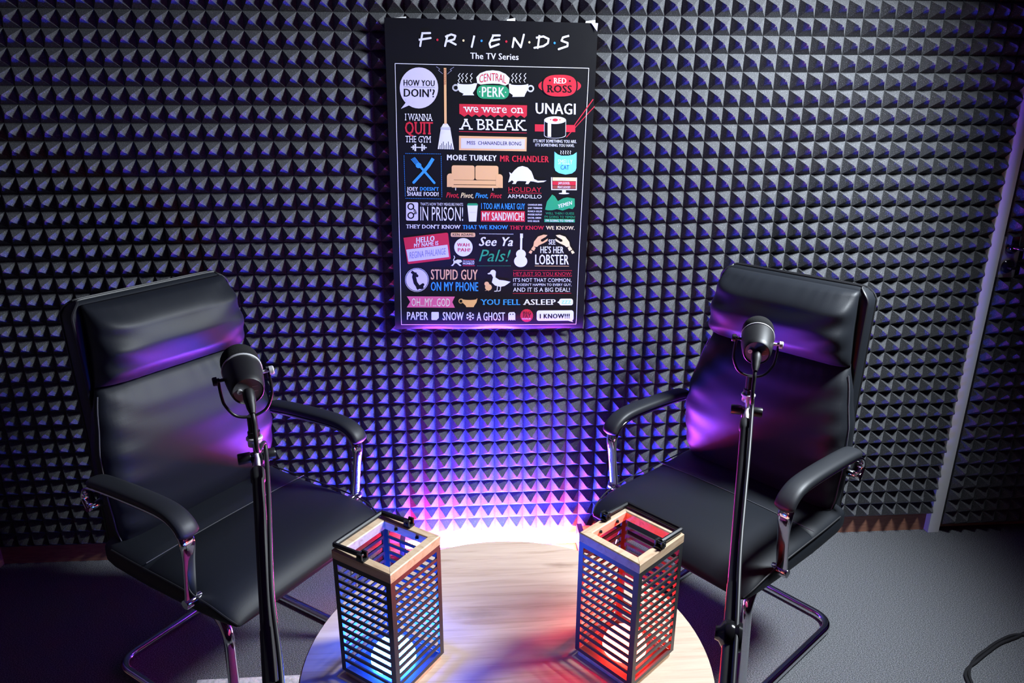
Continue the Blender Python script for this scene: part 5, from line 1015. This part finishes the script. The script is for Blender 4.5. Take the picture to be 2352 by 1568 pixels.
o = bt.build('rear_light_tube', led['blue'], lb); o['label'] = 'blue tube'
for sx in (-1, 1):
    MB().bbox(sx*0.311-.010, sx*0.311+.010, -0.012, 0.065, 0.0, 0.108, 0.003).build('end_bracket', lanternblack, lb)

# ------------------------------------------------------------------ microphones and boom stands
def frame(A):
    A = A.normalized(); Sd = A.cross(Vector((0, 0, 1))).normalized(); return A, Sd, Sd.cross(A)
def make_mic(label, rear, A, roll):
    A, Sd, Up = frame(A)
    if roll: q = Matrix.Rotation(math.radians(roll), 3, A); Sd = q @ Sd; Up = q @ Up
    t = thing('microphone', label, 'microphone', rear, 0, 'studio microphones on boom arms')
    MB().lathe([(0.0225, 0.0035), (0.0240, 0.0), (0.0255, 0.002), (0.0275, 0.012), (0.0305, 0.040), (0.0315, 0.062), (0.0315, 0.070)], (0, 0, 0), A, 40).build('body', micbody, t)
    MB().lathe([(0.0318, 0.0680), (0.0330, 0.0690), (0.0330, 0.0716), (0.0318, 0.0726)], (0, 0, 0), A, 40).build('trim_ring', steel, t)
    dome = [(0.0312, 0.0725)] + [(0.0318*math.cos(a), 0.100 + 0.030*math.sin(a)) for a in [i*math.pi/2/9 for i in range(10)]]
    MB().lathe(dome, (0, 0, 0), A, 40).build('windscreen', micfoam, t, auto=None)
    pn = MB(); pn.lathe([(0.0, 0.0028), (0.0225, 0.0028), (0.0225, 0.006)], (0, 0, 0), A, 32)
    pn.build('rear_panel', panel_m, t)
    jk = MB(); jo = Sd*-0.0125 + Up*0.002
    jk.lathe([(0.0042, -0.001), (0.0042, 0.004), (0.0024, 0.004), (0.0022, -0.001)], jo, A, 16)
    jk.build('headphone_jack', steel, t)
    mk = MB()
    for dy, x0, x1 in ((0.006, 0.0075, 0.0165), (-0.003, 0.008, 0.0155), (-0.009, -0.004, -0.001)):
        p = [Sd*x0 + Up*(dy-.0006), Sd*x1 + Up*(dy-.0006), Sd*x1 + Up*(dy+.0006), Sd*x0 + Up*(dy+.0006)]
        mk.add([v + A*0.0024 for v in p] + [v + A*0.0030 for v in p], [(3,2,1,0),(4,5,6,7),(0,1,5,4),(1,2,6,5),(2,3,7,6),(3,0,4,7)])
    mk.build('panel_marks', whiteprint, t, smooth=False)
    piv = A*0.052; dn = Vector((0, 0, -1)); dn = (dn - Sd*dn.dot(Sd)).normalized()
    yw = 0.040
    yk = MB(); up = [piv - Sd*yw + dn*-0.004, piv - Sd*yw + dn*0.03, piv - Sd*(yw-.003) + dn*0.047, piv - Sd*0.024 + dn*0.068, piv + dn*0.075, piv + Sd*0.024 + dn*0.068, piv + Sd*(yw-.003) + dn*0.047, piv + Sd*yw + dn*0.03, piv + Sd*yw + dn*-0.004]
    yk.tube(spline(up, 6), 0.0026, 10)
    yk.build('yoke', blackmetal, t)
    for sg in (-1, 1):
        kb = MB(); kb.lathe([(0.003, 0.030), (0.003, 0.041), (0.0075, 0.0415), (0.0075, 0.0475), (0.006, 0.049)], piv, Sd*sg, 18)
        kb.build('knob', steel if sg > 0 else blackmetal, t)
    ps = MB(); b0 = piv + dn*0.074
    ps.lathe([(0.0085, 0), (0.0085, 0.028), (0.0105, 0.029), (0.0105, 0.038), (0.007, 0.039)], b0, (0, 0, -1), 20); ps.build('mount', blackmetal, t)
    wl = Vector(rear)
    return wl + b0 + Vector((0, 0, -0.039)), Sd, A, Up
def make_stand(label, top, Sd, p_clutch, base_xy, ext, grp, hint):
    t = thing('boom_stand', label, 'microphone stand', (base_xy[0], base_xy[1], 0), 0, grp)
    o = Vector((base_xy[0], base_xy[1], 0)); T = Vector(top) - o; Pc = Vector(p_clutch) - o
    nk = MB(); nk.lathe([(0.0130, 0), (0.0140, 0.001), (0.0140, 0.004), (0.006, 0.005), (0.006, 0.008), (0.0120, 0.0085), (0.0120, 0.016), (0.005, 0.017), (0.0045, 0.034)], T, (0, 0, -1), 20)
    nk.build('thread_collar', steel, t)
    hub = T + Vector((0, 0, -0.038)); S2 = Vector((Sd.x, Sd.y, 0)).normalized()
    cl = MB()
    for sg in (-1, 1):
        cl.lathe([(0.004, 0.004), (0.0095, 0.010), (0.010, 0.012), (0.010, 0.029), (0.009, 0.031)], hub, S2*sg, 16)
        cl.lathe([(0.0115, 0.004), (0.012, 0.005), (0.012, 0.008), (0.011, 0.009)], hub + Vector((0, 0, -0.004)), S2*sg, 20)
    cl.build('clamp', blackmetal, t)
    d = (Pc - hub).normalized()
    MB().tube([hub + Vector((0, 0, 0.004)), hub + d*0.02, hub + d*0.045], [0.0055, 0.0055, 0.0065], 12).build('swivel', steel, t)
    end = Pc + d*ext
    L = (end - hub).length
    bm_ = MB(); bm_.tube([hub + d*0.03, hub + d*0.034, hub + d*0.055, hub + d*0.058, hub + d*(L*0.62), hub + d*(L*0.625), end], [0.0102, 0.0122, 0.0122, 0.0098, 0.0098, 0.0108, 0.0108], 16)
    bm_.build('boom', matteblack, t)
    S3 = d.cross(Vector((0, 0, 1))).normalized()
    cb = MB()
    cb.lathe([(0.012, -0.018), (0.021, -0.017), (0.023, -0.012), (0.021, -0.006), (0.023, -0.001), (0.023, 0.006), (0.021, 0.010), (0.012, 0.016), (0.010, 0.022)], Pc + Vector((0, 0, 0.0)), S3, 28)
    cb.build('clutch', gloss_black, t)
    foot = Vector((Pc.x, Pc.y, 0.10))
    MB().tube([foot, Pc + Vector((0, 0, -0.16)), Pc + Vector((0, 0, -0.155)), Pc + Vector((0, 0, -0.015))], [0.0135, 0.0135, 0.0085, 0.0085], 14).build('pole', blackmetal, t)
    MB().lathe([(0.016, 0), (0.018, 0.01), (0.018, 0.05), (0.014, 0.06)], foot + Vector((0, 0, -0.03)), (0, 0, 1), 16).build('leg_hub', matteblack, t)
    for k in range(3):
        a = hint + k*2*math.pi/3
        e = Vector((foot.x + 0.21*math.cos(a), foot.y + 0.21*math.sin(a), 0.011))
        MB().tube([foot + Vector((0, 0, 0.0)), e], 0.0075, 10).build('leg', blackmetal, t)
        
    return hub + o, d, end + o
A1 = Vector((-0.3783, 0.9062, 0.1888)); A2 = Vector((0.3816, 0.9109, 0.1568))
m1, S1, B1, U1 = make_mic('black studio microphone in a yoke, blue lit back, in front of the left chair', (-0.7456, -1.1179, 1.0766), A1, -4)
m2, S2_, B2, U2 = make_mic('black studio microphone in a yoke, red lit back, in front of the right chair', (0.1659, -0.9527, 1.0661), A2, 4)
h1, d1, e1 = make_stand('black boom stand holding the microphone at the left chair', m1, S1, (-0.655, -1.45, 0.775), (-0.655, -1.45), 0.10, 'boom stands', 2.0)
h2, d2, e2 = make_stand('black boom stand with a round clutch holding the microphone at the right chair', m2, S2_, (0.004, -1.335, 0.742), (0.004, -1.335), 0.16, 'boom stands', -0.9)
def make_cable(label, rear, A, Up, hub, d, end, side):
    rear = Vector(rear); t = thing('microphone_cable', label, 'cable', rear, 0, 'microphone cables hanging along the booms')
    base = A*-0.0 
    b = -A; dirp = (b + Vector((0, 0, -0.55))).normalized()
    pg = MB(); pg.lathe([(0.0085, -0.002), (0.0095, 0.002), (0.0095, 0.016), (0.0080, 0.022), (0.0075, 0.030), (0.0045, 0.042)], b*0.001, dirp, 18)
    pg.build('plug', micbody, t)
    s0 = dirp*0.040
    H = hub - rear; E_ = end - rear
    up = (Vector((0, 0, 1)) - d*d.z).normalized()
    L = (E_ - H).length
    pts = [s0, s0 + dirp*0.012 + Vector((0, 0, -0.010)), s0 + dirp*0.018 + Vector((0, 0, -0.05)), H + up*0.026 + side*0.016]
    for k in (0.18, 0.36, 0.55, 0.75, 1.0):
        pts.append(H + d*(L*k) + up*(0.0175 if k > 0.1 else 0.02) + side*(0.013 + 0.003*math.sin(k*9)))
    MB().tube(spline(pts, 8), 0.0036, 10).build('cord', cable_m, t)
make_cable('black cable plugged into the left microphone, running along its boom', (-0.7456, -1.1179, 1.0766), B1, U1, h1, d1, e1, S1)
make_cable('black cable plugged into the right microphone, running along its boom', (0.1659, -0.9527, 1.0661), B2, U2, h2, d2, e2, S2_*0.6)

# ------------------------------------------------------------------ floor odds and ends
cb = MB()
for k in range(2):
    o_ = 0.0045 if k else -0.0045
    P = [(0.93, -1.05, 0.005), (0.955, -0.85, 0.005), (0.985 + o_, -0.735, 0.006), (1.01 + o_, -0.69, 0.006), (1.062, -0.652 + o_, 0.006), (1.12, -0.620 + o_, 0.006), (1.18, -0.590 + o_, 0.006), (1.25, -0.567 + o_, 0.006), (1.31, -0.548 - 0.02*k, 0.005), (1.45, -0.52 - 0.06*k, 0.005)]
    cb.tube(spline(P, 8), 0.0042, 8)
tag(cb.build('power_cord', cable_m), 'doubled black power cord curving over the carpet at the bottom right', 'cord')
rg_ = MB(); rg_.bbox(-1.156, -0.53, -1.75, -0.578, 0.0, 0.002, 0.0006)
tag(rg_.build('rug', rugm), 'thin white flecked rug on the floor, its edge showing left of the table', 'rug')
